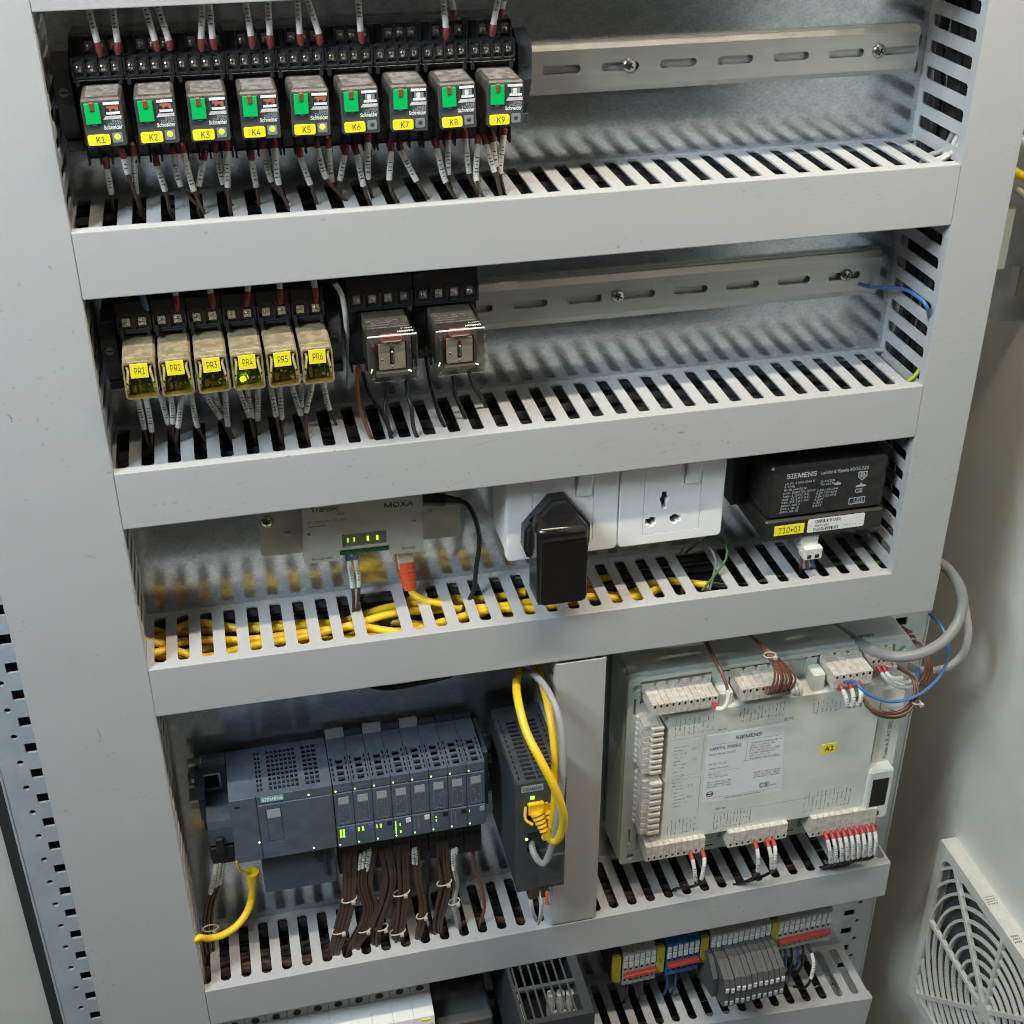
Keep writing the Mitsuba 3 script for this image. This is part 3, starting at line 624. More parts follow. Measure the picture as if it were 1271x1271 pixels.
for i, (xc, zt, zb) in enumerate(((173.6, -69.7, -100.2), (214.8, -70.1, -100.2))):
    side = ('left', 'right')[i]
    relay_socket('black screw socket under the %s clear relay' % side, 'black sockets of the clear relays', xc - 1, 40.5, (zb - 1, zt + 1), -47, [(-62.2, 45.0, 4)], -113, hp=38, nb=4)
    t = thing('clear_relay', '%s one of the two big clear box relays with pink strip' % side, 'relay', 'big clear relays')
    x0, x1, hf = xc - 15.2, xc + 15.2, 85.0
    part(t, 'base', MB().box(x0 + .6, x1 - .6, 38, 44, zb + .6, zt - .6, .6), 'm_black')
    part(t, 'coil', MB().cyl((xc, 44, (zt + zb) / 2), (xc, 74, (zt + zb) / 2), 9.5, 20).box(xc - 11, xc + 11, 44, 60, zb + 3, zb + 9), 'm_coil', smooth=40)
    part(t, 'inner_case', MB().box(x0 + 2, x1 - 2, 44, 70, zb + 2, zt - 1.0, .6), 'm_smoke_dark')
    a = part(t, 'armature_plate', MB().plate(rrect(xc - 8.0, xc + 8.0, zb + 6.5, zt - 7.5, .6).difference(unary_union([rrect(xc - 1.4, xc + 1.4, zb + 9, zt - 9.5, 1.2)])), 79.0, 80.2), 'm_beige_metal')
    part(a, 'pin', MB().box(xc - .6, xc + .9, 78, 80.9, zb + 11, zt - 12.5, .3), 'm_silver')
    part(a, 'rivet', MB().dome((xc - 5.8, 80.2, zb + 13), .9).dome((xc, 80.2, zt - 8.6), .8).dome((xc, 80.2, zb + 7.8), .8), 'm_silver', smooth=True)
    part(t, 'yoke', MB().box(xc - 12.0, xc - 10.4, 72, 80, zb + 5, zt - 8, .3).box(xc + 9.0, xc + 10.2, 72, 80, zb + 5, zt - 8, .3), 'm_face_grey')
    part(t, 'spring_clip', MB().tube([(xc - 12.2, 80, zb + 7.2), (xc - 13.4, 82, zb + 5), (xc - 11.6, 82, zb + 2.6), (xc - 12.8, 81, zb + 1.4)], .7, 6), 'm_silver', smooth=50)
    part(t, 'spring_clip', MB().tube([(xc + 9.6, 81, zb + 5.0), (xc + 11.2, 82, zb + 4.6)], .8, 6), 'm_silver', smooth=50)
    part(t, 'lower_frame', MB().box(xc - 10, xc + 10, 77, 82, zb + 2.2, zb + 5.0, .4), 'm_smoke_dark')
    pk = part(t, 'pink_strip', MB().box(xc - 6.2, xc + 6.2, 79.4, 83.2, zt - 5.2, zt - 1.4, .2), 'm_pink')
    part(pk, 'print', MB().box(xc - 5, xc + 5, 83.2, 83.35, zt - 4.9, zt - 4.4), 'm_print_white')
    part(t, 'top_edge', MB().box(x0 + .4, x1 - .4, hf - .9, hf - .15, zt - .75, zt - .1), 'm_print_white')
    part(t, 'clear_case', MB().box(x0, x1, 44, hf, zb, zt, 1.0), 'm_smoke_clear', smooth=30)
    pr = text('OMRON', 1.9, xc + 13.6, 79.6, zt + .05, flip=True, bold=True, plane='top')
    part(t, 'maker_print', join(pr, text('MK2P-I', 1.3, xc + 13.4, 75.6, zt + .05, flip=True, plane='top')), 'm_print_white')
    m = MB()
    for q in range(4):
        mm = MB()
        rr = random.Random(50 + q)
        xx = x0 + 3 + (q % 2) * 2
        while xx < x1 - 5:
            d = rr.uniform(.5, 1.4)
            m.box(xx, xx + d * .7, 62 + q * 3.4, 62.6 + q * 3.4, zt + .05, zt + .15)
            xx += d if rr.random() < .75 else d + 3
    part(t, 'rating_print', m, 'm_led_off')
OMW = [([(157.8, 40, -107.7), (155.4, 43.8, -117.4), (155.3, 47.6, -131.4), (158.2, 51.5, -144.2), (160.8, 55.3, -153)], 'm_wire_copper_brown', 'reddish brown wire left of the left clear relay dropping to the duct'),
 ([(159.9, 40, -112.9), (162.4, 43.2, -125.3), (167.1, 46.4, -134.3), (171, 49.6, -143.2), (174.1, 52.8, -153)], 'm_wire_black', 'black wire slanting under the left clear relay'),
 ([(174.7, 44, -119.5), (172.4, 47.6, -130.6), (170.8, 51.1, -136.1), (171.9, 54.7, -143.6), (173.3, 58.2, -153)], 'm_wire_black', 'black wire straight below the left clear relay'),
 ([(186.4, 44, -118.5), (186.6, 48.5, -128.3), (187.7, 53.1, -134.2), (187.7, 57.6, -145.8), (189.8, 62.1, -153)], 'm_wire_black', 'black wire under the right corner of the left clear relay'),
 ([(200.4, 40, -106), (201.5, 42.4, -118.6), (203.6, 44.8, -132), (206.4, 47.2, -145), (209.4, 49.6, -153)], 'm_wire_black', 'black wire between the two clear relays'),
 ([(216.9, 44, -119.5), (218, 43.2, -133.5), (220.1, 42.3, -139.7), (224.9, 41.5, -153)], 'm_wire_black', 'black wire straight below the right clear relay'),
 ([(227.2, 44, -118.4), (231.7, 38.8, -132.5), (235.8, 33.7, -139.6), (241.7, 28.5, -153)], 'm_wire_black', 'black wire under the right corner of the right clear relay')]
for i, (p, m, l) in enumerate(OMW):
    wire('control_wire', into(p), m, l, r=1.35, ferrule=5 if i == 0 else None, fm='m_ferrule')
wire('control_wire', [(146, 44, -50.7), (149.2, 46, -57.4), (150.5, 46, -67.5), (151.2, 42, -79.9), (152.2, 34, -94.3), (152.6, 24, -115.5), (151.9, 16, -133.5)], 'm_sleeve', 'dull white wire hanging beside amber relay PR6', r=1.6)
wire('control_wire', [(190.4, 40, -52.6), (191.5, 40, -63.2), (191.7, 34, -81.8), (192, 28, -98.1)], 'm_sleeve', 'dull white wire hanging between the two clear relay sockets', r=1.6)
wire('control_wire', [(511.8, 8, -97.7), (520.2, 9, -100.5), (528.4, 22, -96.8), (531.8, 38, -92.6), (531, 54, -90.9), (532.1, 66, -93.1)] + [(548, 50, -118)], 'm_wire_blue', 'short blue wire bent from the second rail into the right duct', r=1.3)

# ---------------------------------------------------------------- third row: interface converter, wall sockets, power adapter, transformer
mat('m_converter', mottled((0.47, 0.47, 0.40), (0.51, 0.51, 0.44), 90), 0.45)
mat('m_window_olive', (0.20, 0.20, 0.15), 0.3)
mat('m_plate_grey', (0.16, 0.165, 0.165), 0.5)
mat('m_terminal_green', (0.03, 0.17, 0.08), 0.4)
mat('m_socket_white', (0.87, 0.88, 0.89), 0.18, spec=0.6)
mat('m_transformer', mottled((0.012, 0.011, 0.010), (0.019, 0.017, 0.015), 150), 0.42)
mat('m_cable_yellow', (0.80, 0.53, 0.015), 0.4)
mat('m_boot_orange', (0.78, 0.12, 0.03), 0.42)
mat('m_clear_plug', (0.62, 0.56, 0.48), 0.2)
mat('m_led_yellow', (0.6, 0.7, 0.05), 0.35)
t = thing('serial_converter', 'beige serial interface converter with small green status lights', 'converter')
rx = about(154, 0, -250, [0, 1, 0], 1.2)
part(t, 'mounting_ear', MB().plate(rrect(84.5, 226, -266, -196, 2).difference(unary_union([Point(92, -205).buffer(2.5)])), .4, 2.6), 'm_converter', xf=rx)
k = part(t, 'screw', MB().dome((90, 2.6, -238), 4.6, flat=.5, n=18), 'm_screw', smooth=40, xf=rx)
part(k, 'cross_recess', MB().box(87.6, 92.4, 4.3, 5.1, -238.5, -237.5).box(89.5, 90.5, 4.3, 5.1, -240.4, -235.6), 'm_recess', xf=rx)
for sx, sz in ((103.5, -250), (205, -243.5)):
    part(t, 'fixing_screw', MB().cyl((sx, 2.4, sz), (sx, 3.6, sz), 1.9, 12), 'm_screw_zinc', smooth=40, xf=rx)
body = sbox(112.8, -262, 196.2, -192).difference(sbox(137.5, -270, 172.5, -254))
teeth = unary_union([sbox(111.5, z, 113.6, z + 1.2) for z in np.arange(-238, -194, 2.4)] + [sbox(195.4, z, 197.4, z + 1.2) for z in np.arange(-238, -194, 2.4)])
body = body.difference(teeth).difference(rrect(139.5, 170.5, -252.5, -241.5, .6))
part(t, 'housing', MB().plate(body, 2.7, 24), 'm_converter', xf=rx)
w = part(t, 'status_window', MB().box(139, 171, 18, 22.4, -253, -241), 'm_window_olive', xf=rx)
for j, (xx, on) in enumerate(((143.6, .4), (148, .4), (157.5, 1), (164, 1))):
    part(w, 'status_light', MB().box(xx - (.3 + .42 * on), xx + (.3 + .42 * on), 22.2, 22.9, -248.6 - on * .6, -245.6), 'm_led_green', xf=rx, light=(.25 + .45 * on, .5 + .9 * on, .03))
tb = part(t, 'terminal_block', MB().box(138, 172, 4, 19, -261.5, -254.5, .4), 'm_terminal_green', xf=rx)
for j in range(7):
    part(tb, 'screw', MB().cyl((140.7 + 4.75 * j, 18.5, -257.3), (140.7 + 4.75 * j, 20.2, -257.3), 1.9, 12), 'm_terminal_green', smooth=40, xf=rx)
    part(tb, 'screw_slot', MB().box(139.5 + 4.75 * j, 141.9 + 4.75 * j, 20.2, 20.35, -257.6, -257.0, rot=rotm([0, 1, 0], 35 * j)), 'm_recess', xf=rx)
for sx, sz in ((117.5, -239), (190.5, -236.5)):
    part(t, 'cover_screw', MB().dome((sx, 24, sz), 1.9, flat=.4), 'm_screw_zinc', smooth=True, xf=rx)
part(t, 'product_print', join(text('Transio', 4.0, 119, 24, -221.5, width=19, bold=True), text('A52', 1.7, 137, 24, -225.4, bold=True), text('RS-232 to RS-422/485', 1.6, 116.5, 24, -230.2, width=26), text('Converter', 1.6, 117, 24, -233.4, width=12)), 'm_ink', xf=rx)
part(t, 'maker_print', text('MOXA', 3.9, 169, 24, -223.5, bold=True, width=20), 'm_ink', xf=rx)
part(t, 'port_print', join(text('RS-422/485', 1.7, 118, 24, -260, width=14, bold=True), text('RS-232', 1.7, 181, 24, -258.6, width=9, bold=True)), 'm_ink', xf=rx)
t = thing('barrel_plug_lead', 'black power lead plugged into the right side of the beige converter', 'power lead')
part(t, 'plug', MB().tube([(196.5, 13, -226.5), (214, 14, -228.8)], 4.6, 14, smooth=False).tube([(214, 14, -228.8), (225, 14.5, -231)], [3.6, 2.4], 12, smooth=False), 'm_black', smooth=40)
part(t, 'cord', MB().tube([(223, 14.5, -230.8), (229.1, 18, -232.4), (233.5, 24, -242), (235.7, 26, -259.2), (233, 26, -281.3), (228.9, 30, -301), (214, 33, -322)], 1.7, 9), 'm_black', smooth=50)
t = thing('orange_boot_cable', 'yellow network cable with orange boot plugged into the beige converter', 'network cable')
part(t, 'plug', MB().box(178.5, 189.5, 9, 18, -280, -262, .5), 'm_clear_plug')
part(t, 'boot', MB().tube([(184, 14, -276), (184.6, 16.5, -284), (185.6, 20, -296)], [6.3, 5.8, 4.4], 14, smooth=False), 'm_boot_orange', smooth=40)
m = MB()
for j in range(5):
    q = np.array([(184.0, 14, -276.0)]) * (1 - (j + 2) / 7) + np.array([(185.6, 20, -296.0)]) * (j + 2) / 7
    d = np.array([1.7, 7, -18]) / 19.4
    m.cyl(q[0], q[0] + d * 1.0, 6.9 - j * .38, 14)
part(t, 'boot_ribs', m, 'm_boot_orange', smooth=40)
part(t, 'cord', MB().tube([(185.6, 20, -295), (187.9, 23, -299.3), (194.5, 28, -301.9), (204.6, 30, -305) , (222, 30, -313), (262, 30, -316), (310, 32, -318)], 2.7, 10), 'm_cable_yellow', smooth=50)
for j, xx in enumerate((143.2, 148.2)):
    wire('marked_wire', [(xx, 16, -262), (xx + .5, 18, -270), (xx + 1.2, 21, -284), (xx + .8 - 2 * j, 26, -299), (xx - 2 - j * 2, 32, -314)], 'm_wire_brown', ('left', 'right')[j] + ' white sleeved wire in the green terminals of the beige converter', r=1.2, ferrule=5, fm='m_ferrule_blue', sleeve=(5, 26), seed=200 + j)
def socket_plate(x0, x1, label):
    t = thing('wall_socket', label, 'power socket')
    zt, zb, hf = -184.0, -263.3, 50.5
    part(t, 'back_box', MB().box(x0 + 1.2, x1 - 1.2, .3, 43, zb + 1.5, zt, 1.5), 'm_socket_white', smooth=30)
    xm0, xm1 = x0 + (x1 - x0) * .228, x0 + (x1 - x0) * .775
    gap = rrect(xm0, xm1, zb + 8.0, zt + 9, .3)
    part(t, 'frame_plate', MB().plate(rrect(x0, x1, zb, zt, 3.5).difference(gap), 44, hf - .6).plate(rrect(x0 + .7, x1 - .7, zb + .7, zt, 3).difference(gap), hf - .6, hf), 'm_socket_white')
    xc = xm0 + (xm1 - xm0) * .36
    pins = unary_union([rrect(xc - 2.1, xc + 2.1, -235.5, -221.5, .6), Point(xc, -227.5).buffer(3.4, 8), rrect(xc - 13.2, xc - 5.0, -247.2, -242.0, .5), rrect(xc + 5.0, xc + 13.2, -247.2, -242.0, .5), rrect(xc - 10.2, xc - 6.4, -248.8, -241.0, .4), rrect(xc + 6.4, xc + 10.2, -248.8, -241.0, .4)])
    sw = rrect(xm1 - 13.2, xm1 - 1.0, -217.2, -190, .8)
    md = part(t, 'module', MB().plate(rrect(xm0 + .3, xm1 - .3, zb + 8.3, zt, .3).difference(pins).difference(sw), 44, hf - .15), 'm_socket_white')
    part(md, 'pin_well', MB().box(xc - 15, xc + 15, 42, 44.3, -250, -219), 'm_recess')
    part(t, 'rocker_switch', MB().box(xm1 - 12.5, xm1 - 1.7, 44, 53.0, -216.5, -191, .8, rot=rotm([1, 0, 0], 4)), 'm_socket_white', smooth=30)
    return t
socket_plate(249.8, 329.6, 'white switched power socket left, behind the black adapter')
socket_plate(330.4, 407.4, 'white switched power socket right, its pin holes free')
t = thing('power_adapter', 'black plug-in power adapter in the left white socket', 'power adapter')
part(t, 'plug_base', MB().plate(Polygon([(263, -254), (303, -254), (305.5, -248), (305.5, -234), (289.5, -212.5), (279, -212.5), (261.5, -233), (261, -248)]).buffer(1.2, 4), 51, 60).plate(Polygon([(264.5, -253), (302, -253), (304, -248), (304, -234), (288, -214), (280.5, -214), (263, -233), (263, -248)]).buffer(1.0, 4), 60, 64), 'm_black', smooth=20)
part(t, 'plug_face', MB().box(270, 297, 63, 65.5, -236, -230, .5), 'm_black')
part(t, 'body', MB().box(264.0, 300.0, 56, 83, -282.5, -222.0, 3.4, rot=rotm([1, 0, 0], -1.5)), 'm_black_gloss', smooth=40)
part(t, 'front_shell', MB().plate(rrect(266.2, 297.8, -279.5, -227.5, 3), 82, 85).box(267.5, 296.5, 83, 85.7, -228.6, -227.6, .4), 'm_black_gloss')
part(t, 'foot', MB().box(266, 275, 62, 78, -284, -282, .5), 'm_black')
part(t, 'foot', MB().box(282, 294, 62, 78, -284, -282, .5), 'm_black')
t = thing('transformer', 'black transformer block with white printed data and yellow tag T10-01', 'transformer')
part(t, 'housing', MB().box(437.5, 526.5, 2, 60, -250, -207.5, 2.0), 'm_transformer', smooth=20)
part(t, 'lower_housing', MB().box(436.5, 527.8, 2, 61.5, -268, -250.3, 1.6), 'm_transformer', smooth=20)
part(t, 'back_bracket', MB().box(428, 536, .3, 6, -262, -200, 1).box(425, 437, 6, 22, -258, -212, 1), 'm_black')
tl = []
tl.append(text('SIEMENS', 3.7, 449, 60, -217.4, bold=True, width=22.5))
tl.append(text('Landis & Staefa AGG5.220', 2.5, 475, 60, -217.0, width=36))
rows = [('LD. Nr. 4 556 6036 0', 22), ('F.7748', 7.5), ('BV ID 642 0016', 17), ('prim. 230V 50-60Hz', 24), ('sek. I 12V AC', 20), ('sek. II 12V AC', 20.5), ('sek. III 12V AC', 20.5), ('Extern. sek. I', 14), ('Extern. sek. II', 14), ('Extern. sek. III', 14)]
for j, (s_, w_) in enumerate(rows):
    tl.append(text(s_, 1.55, 448.6 - j * .2, 60, -222.2 - j * 2.55, width=w_))
for j, s_ in enumerate(('ta 70/C/B', 'TN 1317E')):
    tl.append(text(s_, 1.6, 475.5, 60, -223.6 - j * 2.6, width=11))
for j, s_ in enumerate(('1,2A / 16,4VA', '4,8A / 57,6VA', '4,3A / 51,6VA', '2,5AT', '6,3AT', '5,0AT')):
    tl.append(text(s_, 1.55, 473.5 - j * .4, 60, -230.6 - j * 2.55, width=16 if j < 3 else 7))
tl.append(text('CE', 3.4, 503, 60, -235.8, bold=True))
part(t, 'data_print', join(*tl), 'm_print_grey', label='white lettering with maker name and ratings')
m = MB().plate(Polygon([(504, -218.6), (511, -218.6), (511, -222.5), (507.5, -226), (504, -222.5)]).difference(Polygon([(504.7, -219.3), (510.3, -219.3), (510.3, -222.2), (507.5, -225), (504.7, -222.2)])), 60, 60.12)
m.plate(Point(507.5, -221.6).buffer(1.9).difference(Point(507.5, -221.6).buffer(1.3)), 60, 60.12).box(506, 509, 60, 60.14, -222, -221.3)
m.plate(Polygon([(503.4, -231), (511.2, -231), (511.2, -229.8), (508.6, -229.4), (507.3, -227.4), (506, -229.4), (503.4, -229.8)]), 60, 60.12)
m.plate(sbox(499.5, -245, 512, -239.5).difference(sbox(500.1, -244.4, 511.4, -240.1)), 60, 60.12)
scribble(m, 500.6, -243.8, 10, 60, 1.2, 5); scribble(m, 502, -241.9, 8, 60, 1.2, 6)
m.plate(Polygon([(486.5, -227), (491.5, -227), (491, -225.4), (489.4, -225.6), (489, -223.6), (488.4, -225.6), (487, -225.4)]), 60, 60.12)
part(t, 'symbol_print', m, 'm_print_grey')
tg = part(t, 'name_tag', MB().box(443.6, 466.4, 61.5, 61.9, -262.8, -254.8), 'm_yellow')
part(tg, 'lettering', text('T10•01', 4.6, 455, 61.9, -261.2, 'c', width=17), 'm_ink')
st = part(t, 'sticker', MB().plate(rrect(469, 513, -263.6, -252.6, 1.2), 61.5, 61.8), 'm_white')
m = MB()
for (bx0, bx1, bz0, bz1, sd) in ((474.5, 494, -256.2, -253.6, 1), (474, 493, -262.8, -260.2, 2)):
    r_ = random.Random(sd); x = bx0
    while x < bx1:
        d = r_.choice((.3, .3, .55, .9)); m.box(x, x + d, 61.8, 61.92, bz0, bz1); x += d + r_.choice((.3, .45, .7))
part(st, 'bars', m, 'm_ink')
part(st, 'lettering', join(text('AGG5.220', 1.7, 474.5, 61.8, -259.3, bold=True, width=11), text('570466-33-4', 1.0, 497, 61.8, -261.2, width=10)), 'm_ink')
t = thing('plug_connector', 'small white plug connector hanging under the black transformer', 'connector')
part(t, 'body', MB().box(467.5, 480.5, 46, 59, -282, -267, .6).box(469, 483, 52, 63, -287, -277, .8), 'm_sleeve')
part(t, 'wire_hole', MB().box(471.2, 474.4, 63, 63.2, -285.5, -282.5).box(477.2, 480.4, 63, 63.2, -285.5, -282.5), 'm_recess')
for j in range(3):
    wire('control_wire', [(471.5 + j * 3.6, 54, -285), (471.5 + j * 4, 54, -292), (474 + j * 5, 50, -301), (480 + j * 6, 40, -314)], ('m_wire_copper_brown', 'm_wire_copper_brown', 'm_wire_dark_blue')[j], ('brown wire left', 'brown wire centred', 'blue wire')[j] + ' under the small white plug connector below the transformer', r=1.3)
# ---------------------------------------------------------------- what lies in the ducts
YEL = [(10, -312, 27), (8, -315, 9), (14, -311, 38), (6, -319, 44), (12, -322, 30), (9, -312, 18), (11, -324, 40), (7, -327, 22)]
for j, (dx, zc, hc) in enumerate(YEL):
    r_ = random.Random(400 + j)
    pts = [(-16, 36 + j * 2, -286 - j * 7), (-3, hc + 3, -302 - j * 2.5), (dx + 2, hc, zc + 2)]
    x = dx + 24
    while x < (410, 350, 405, 380, 250, 300, 400, 390)[j]:
        pts.append((x, min(54, max(5, hc + r_.uniform(-10, 10))), zc + r_.uniform(-3.5, 3.5) + (x - 20) * -0.007)); x += 34
    solo('network_cable', MB().tube(pts, 2.9, 9), 'm_cable_yellow', 'yellow network cable %s in the third duct' % ('nearest the top edge', 'at the back', 'crossing near the front', 'at the very front', 'ending half way', 'running second from the back', 'lying low at the front', 'lying deepest')[j], 'cable', smooth=50)
def filler(name, xs, z0, mats, n, seed, label, group, r=(1.6, 2.6), h=(3, 50), zr=(-26, -7), wob=6, tilt=0.0):
    r_ = random.Random(seed)
    for j in range(n):
        hc, zc = h[0] + (h[1] - h[0]) * (((j * 5) % n) + r_.random()) / n, r_.uniform(*zr)
        pts = [(x, min(56, max(3.5, hc + r_.uniform(-wob, wob))), z0 + zc + r_.uniform(-2.5, 2.5) + tilt * x) for x in np.arange(xs[0], xs[1] + 1, 38)]
        solo(name, MB().tube(pts, r_.uniform(*r), 7), mats[j % len(mats)], label, 'cable', smooth=50, group=group)
dark = ['m_wire_black', 'm_dark', 'm_wire_black', 'm_wire_brown', 'm_dark']  # wires barely seen through the slots, spread to keep those slots dark
filler('duct_filler_wire', (2, 536), 0, dark, 16, 1, 'dark wire lying inside the duct under the first relay row', 'wires inside the first relay duct', r=(2.4, 4.2))
filler('duct_filler_wire', (2, 536), -153, dark, 16, 2, 'dark wire lying inside the duct under the amber relays', 'wires inside the amber relay duct', r=(2.4, 4.2))
filler('duct_filler_wire', (2, 572), -303, ['m_dark', 'm_wire_black'], 9, 3, 'dark wire lying at the bottom of the yellow cable duct', 'dark wires inside the yellow cable duct', r=(2.4, 4.2), zr=(-34, -26), tilt=-.007)
filler('duct_filler_wire', (330, 560), -303, ['m_wire_dark_blue', 'm_wire_black', 'm_wire_brown', 'm_wire_blue', 'm_dark', 'm_wire_greenyellow'], 6, 4, 'coloured wire inside the third duct below the transformer', 'coloured wires below the transformer', zr=(-32, -18), tilt=-.007)
filler('duct_filler_wire', (2, 570), -620, ['m_wire_brown', 'm_dark', 'm_wire_black', 'm_wire_brown', 'm_dark'], 17, 5, 'dark wire lying inside the duct under the modular controller', 'wires inside the controller duct', r=(2.4, 4.2), tilt=.009)
filler('duct_filler_wire', (300, 580), -775, dark, 14, 6, 'dark wire lying inside the bottom right duct', 'wires inside the bottom duct', r=(2.4, 4.2), tilt=-.04)
for j, (z0, tl, xa, xb, where) in enumerate(((0, 0, 2, 536, 'under the first relay row'), (-153, 0, 2, 536, 'under the amber relays'), (-303, -.007, 2, 572, 'with the yellow cables'), (-620, .009, 2, 570, 'under the modular controller'), (-770, -.05, 240, 580, 'at the bottom right'))):  # black cables added so the backs of the slots look shaded
    for k_, (hh, zz, rr) in enumerate(((5.6, -7, 3.4), (5.8, -15, 3.8), (12, -24 if z0 == -303 else -21, 4.5), (19, -30 if z0 == -303 else -27, 4.5))):
        pts = [(x, hh + math.sin(x * .03 + k_) * .6, z0 + zz + math.sin(x * .021 + 2 * k_) * 1.2 + tl * x) for x in np.arange(xa, xb, 40)]
        solo('duct_filler_wire', MB().tube(pts, rr, 7), 'm_dark', '%s added black cable darkening the slots at the back of the duct %s' % (('highest', 'second', 'third', 'lowest')[k_], where), 'cable', smooth=50)
def vfiller(x0, x1, z0, z1, n, seed, label, group, mats=dark, r=(2.2, 3.6), hmax=54):
    r_ = random.Random(seed)
    for j in range(n):
        xc, hc = r_.uniform(x0, x1), r_.uniform(8, hmax)
        pts = [(xc + r_.uniform(-3, 3), min(hmax + 2, max(6, hc + r_.uniform(-6, 6))), z) for z in np.arange(z0, z1, 45)]
        solo('duct_filler_wire', MB().tube(pts, r_.uniform(*r), 7), mats[j % len(mats)], label, 'cable', smooth=50, group=group)
vfiller(547, 560, -290, 320, 16, 7, 'dark wire running down inside the right vertical duct', 'wires inside the right duct')
vfiller(-22, -6, -820, 320, 16, 8, 'dark wire running down inside the wide left duct', 'wires inside the left duct')
for j, (hh, zz) in enumerate(((46, -1), (52, 2), (40, 0))):
    solo('duct_end_wire', MB().tube([(524 + j * 3, hh - 12, -14), (533, hh - 4, -4 + j), (541, hh, 3 + zz), (548, hh - 2, 14)], 1.9, 8), ('m_sleeve', 'm_clear_plug', 'm_wire_grey')[j], ('white', 'pale pink', 'grey')[j] + ' wire passing from the first duct into the right vertical duct', 'wire', smooth=50)
solo('duct_end_wire', MB().tube([(524, 40, -168), (534, 50, -158), (541, 54, -148), (548, 50, -136)], 1.6, 8), 'm_wire_greenyellow', 'yellow green wire passing from the second duct into the right vertical duct', 'wire', smooth=50)
for j in range(2):
    solo('earth_wire', MB().tube([(392 + j * 4, 14, -300), (396 + j * 12, 22, -284), (404 + j * 14, 30, -282), (410 + j * 8, 40, -292), (404 - j * 6, 48, -312)], 1.0, 8), ('m_plate_grey', 'm_wire_green')[j], ('grey', 'green')[j] + ' wire loop in the wide gap of the third duct', 'wire', smooth=50)
solo('coiled_wire', MB().tube([(396 + 10 * math.cos(a), 40 + 11 * math.sin(a), -318 - a * .4) for a in np.linspace(0, 11, 26)], 1.4, 8), 'm_wire_brown', 'brown wire coil in the wide gap of the third duct', 'wire', smooth=50)
# ---------------------------------------------------------------- fourth row left: modular controller
mat('m_slate', mottled((0.072, 0.094, 0.130), (0.086, 0.110, 0.150), 120, grain=0.08), 0.42)
mat('m_slate_dark', (0.036, 0.047, 0.066), 0.45)
mat('m_teal_plate', (0.10, 0.32, 0.34), 0.4)
mat('m_tag_grey', (0.33, 0.36, 0.38), 0.5)
mat('m_purple', (0.13, 0.12, 0.42), 0.4)
mat('m_navy', (0.012, 0.016, 0.12), 0.4)
mat('m_tie', (0.42, 0.39, 0.33), 0.4)
mat('m_plate_print', (0.14, 0.165, 0.19), 0.5)
LEDG = (0.35, 0.85, 0.06)
ctl = about(135, 60, -465, [0, 1, 0], 0.0)
t = thing('controller_unit', 'slate grey wide main unit at the left end of the modular controller', 'controller')
zt, zb, hf = -433.0, -496.3, 60.0
xs = [(60.5, 65.5, 2, 9), (69.5, 92.0, 7, 9), (96.0, 107.5, 3, 9)]
holes = []
for a, b, n, m_ in xs:
    for i in range(n):
        for j in range(m_):
            w_ = (b - a) / n
            holes.append(sbox(a + i * w_ + .45, 11 + j * 5.0, a + (i + 1) * w_ - .45, 11 + j * 5.0 + 3.7))
part(t, 'vented_top', MB().slab(sbox(40.2, 5, 115.0, hf - .6).difference(unary_union(holes)), zt - 1.2, zt), 'm_slate')
part(t, 'body', MB().box(40.2, 115.0, 5, hf - 1.6, zb, zt - 5, .5).box(40.2, 59.5, 5, hf - 1, zb, zt - 1.2), 'm_slate_dark')
part(t, 'front_cover', MB().box(40.0, 59.4, hf - 4, hf, zb, zt - .2, .7).box(59.8, 115.0, hf - 4, hf, zb + .5, zt - 9.0, .7).box(59.8, 115.0, hf - 4, hf - .2, zt - 8.6, zt - .2, .4), 'm_slate', smooth=20)
nm = part(t, 'name_plate', MB().box(62.5, 79.5, hf - .2, hf + .3, zt - 6.6, zt - 1.6), 'm_teal_plate')
part(nm, 'lettering', text('SIEMENS', 3.0, 63.4, hf + .3, zt - 5.6, bold=True, width=15.2), 'm_print_white')
part(t, 'latch_hole', MB().box(43.5, 47.5, hf - 1, hf + .05, zt - 8.6, zt - 6.4), 'm_recess')
d = part(t, 'display_flap', MB().plate(sbox(65.2, -478, 76.6, -446.2).difference(sbox(65.7, -477.6, 76.1, -446.6)), hf, hf + .25), 'm_slate_dark')
part(d, 'sticker', MB().box(66.2, 75.8, hf, hf + .2, -455.5, -447.2), 'm_tag_grey')
part(t, 'small_print', scribble(scribble(MB(), 66, -481.2, 11, hf, .8, 3), 66, -484, 11, hf, .8, 4), 'm_plate_print')
for q in ((97.6, 60.2, -438.7), (97.3, 60.2, -492.2), (58, 60.2, -477.8)):
    part(t, 'indicator', MB().dome(q, .75), 'm_led_green', smooth=True, light=(1.4, 1.9, .6))
lc = part(t, 'lower_cover', MB().box(57, 113.5, 20, 46, -546, zb - .5, .8), 'm_slate')
part(lc, 'release_slider', MB().box(99, 110, 45, 47.5, -521, -507, .5).box(103.4, 106.6, 47.5, 49, -533, -502, .3), 'm_slate_dark')
part(lc, 'groove', MB().box(99.5, 112.5, 45.9, 46.3, -522.6, -521.8), 'm_plate_print')
t = thing('bus_adapter', 'dark bus adapter with open network socket at the far left of the controller', 'adapter')
part(t, 'body', MB().box(19.6, 39.8, 4, 18, -513, -433, .8), 'm_slate')
part(t, 'sloped_foot', MB().side(Polygon([(10, -462), (20, -460), (45, -464), (47, -470), (46, -487), (38, -491), (10, -500)]), 21.5, 39.6), 'm_slate')
port = part(t, 'network_socket', MB().box(22.6, 33.8, 17.9, 18.3, -454.5, -442), 'm_recess')
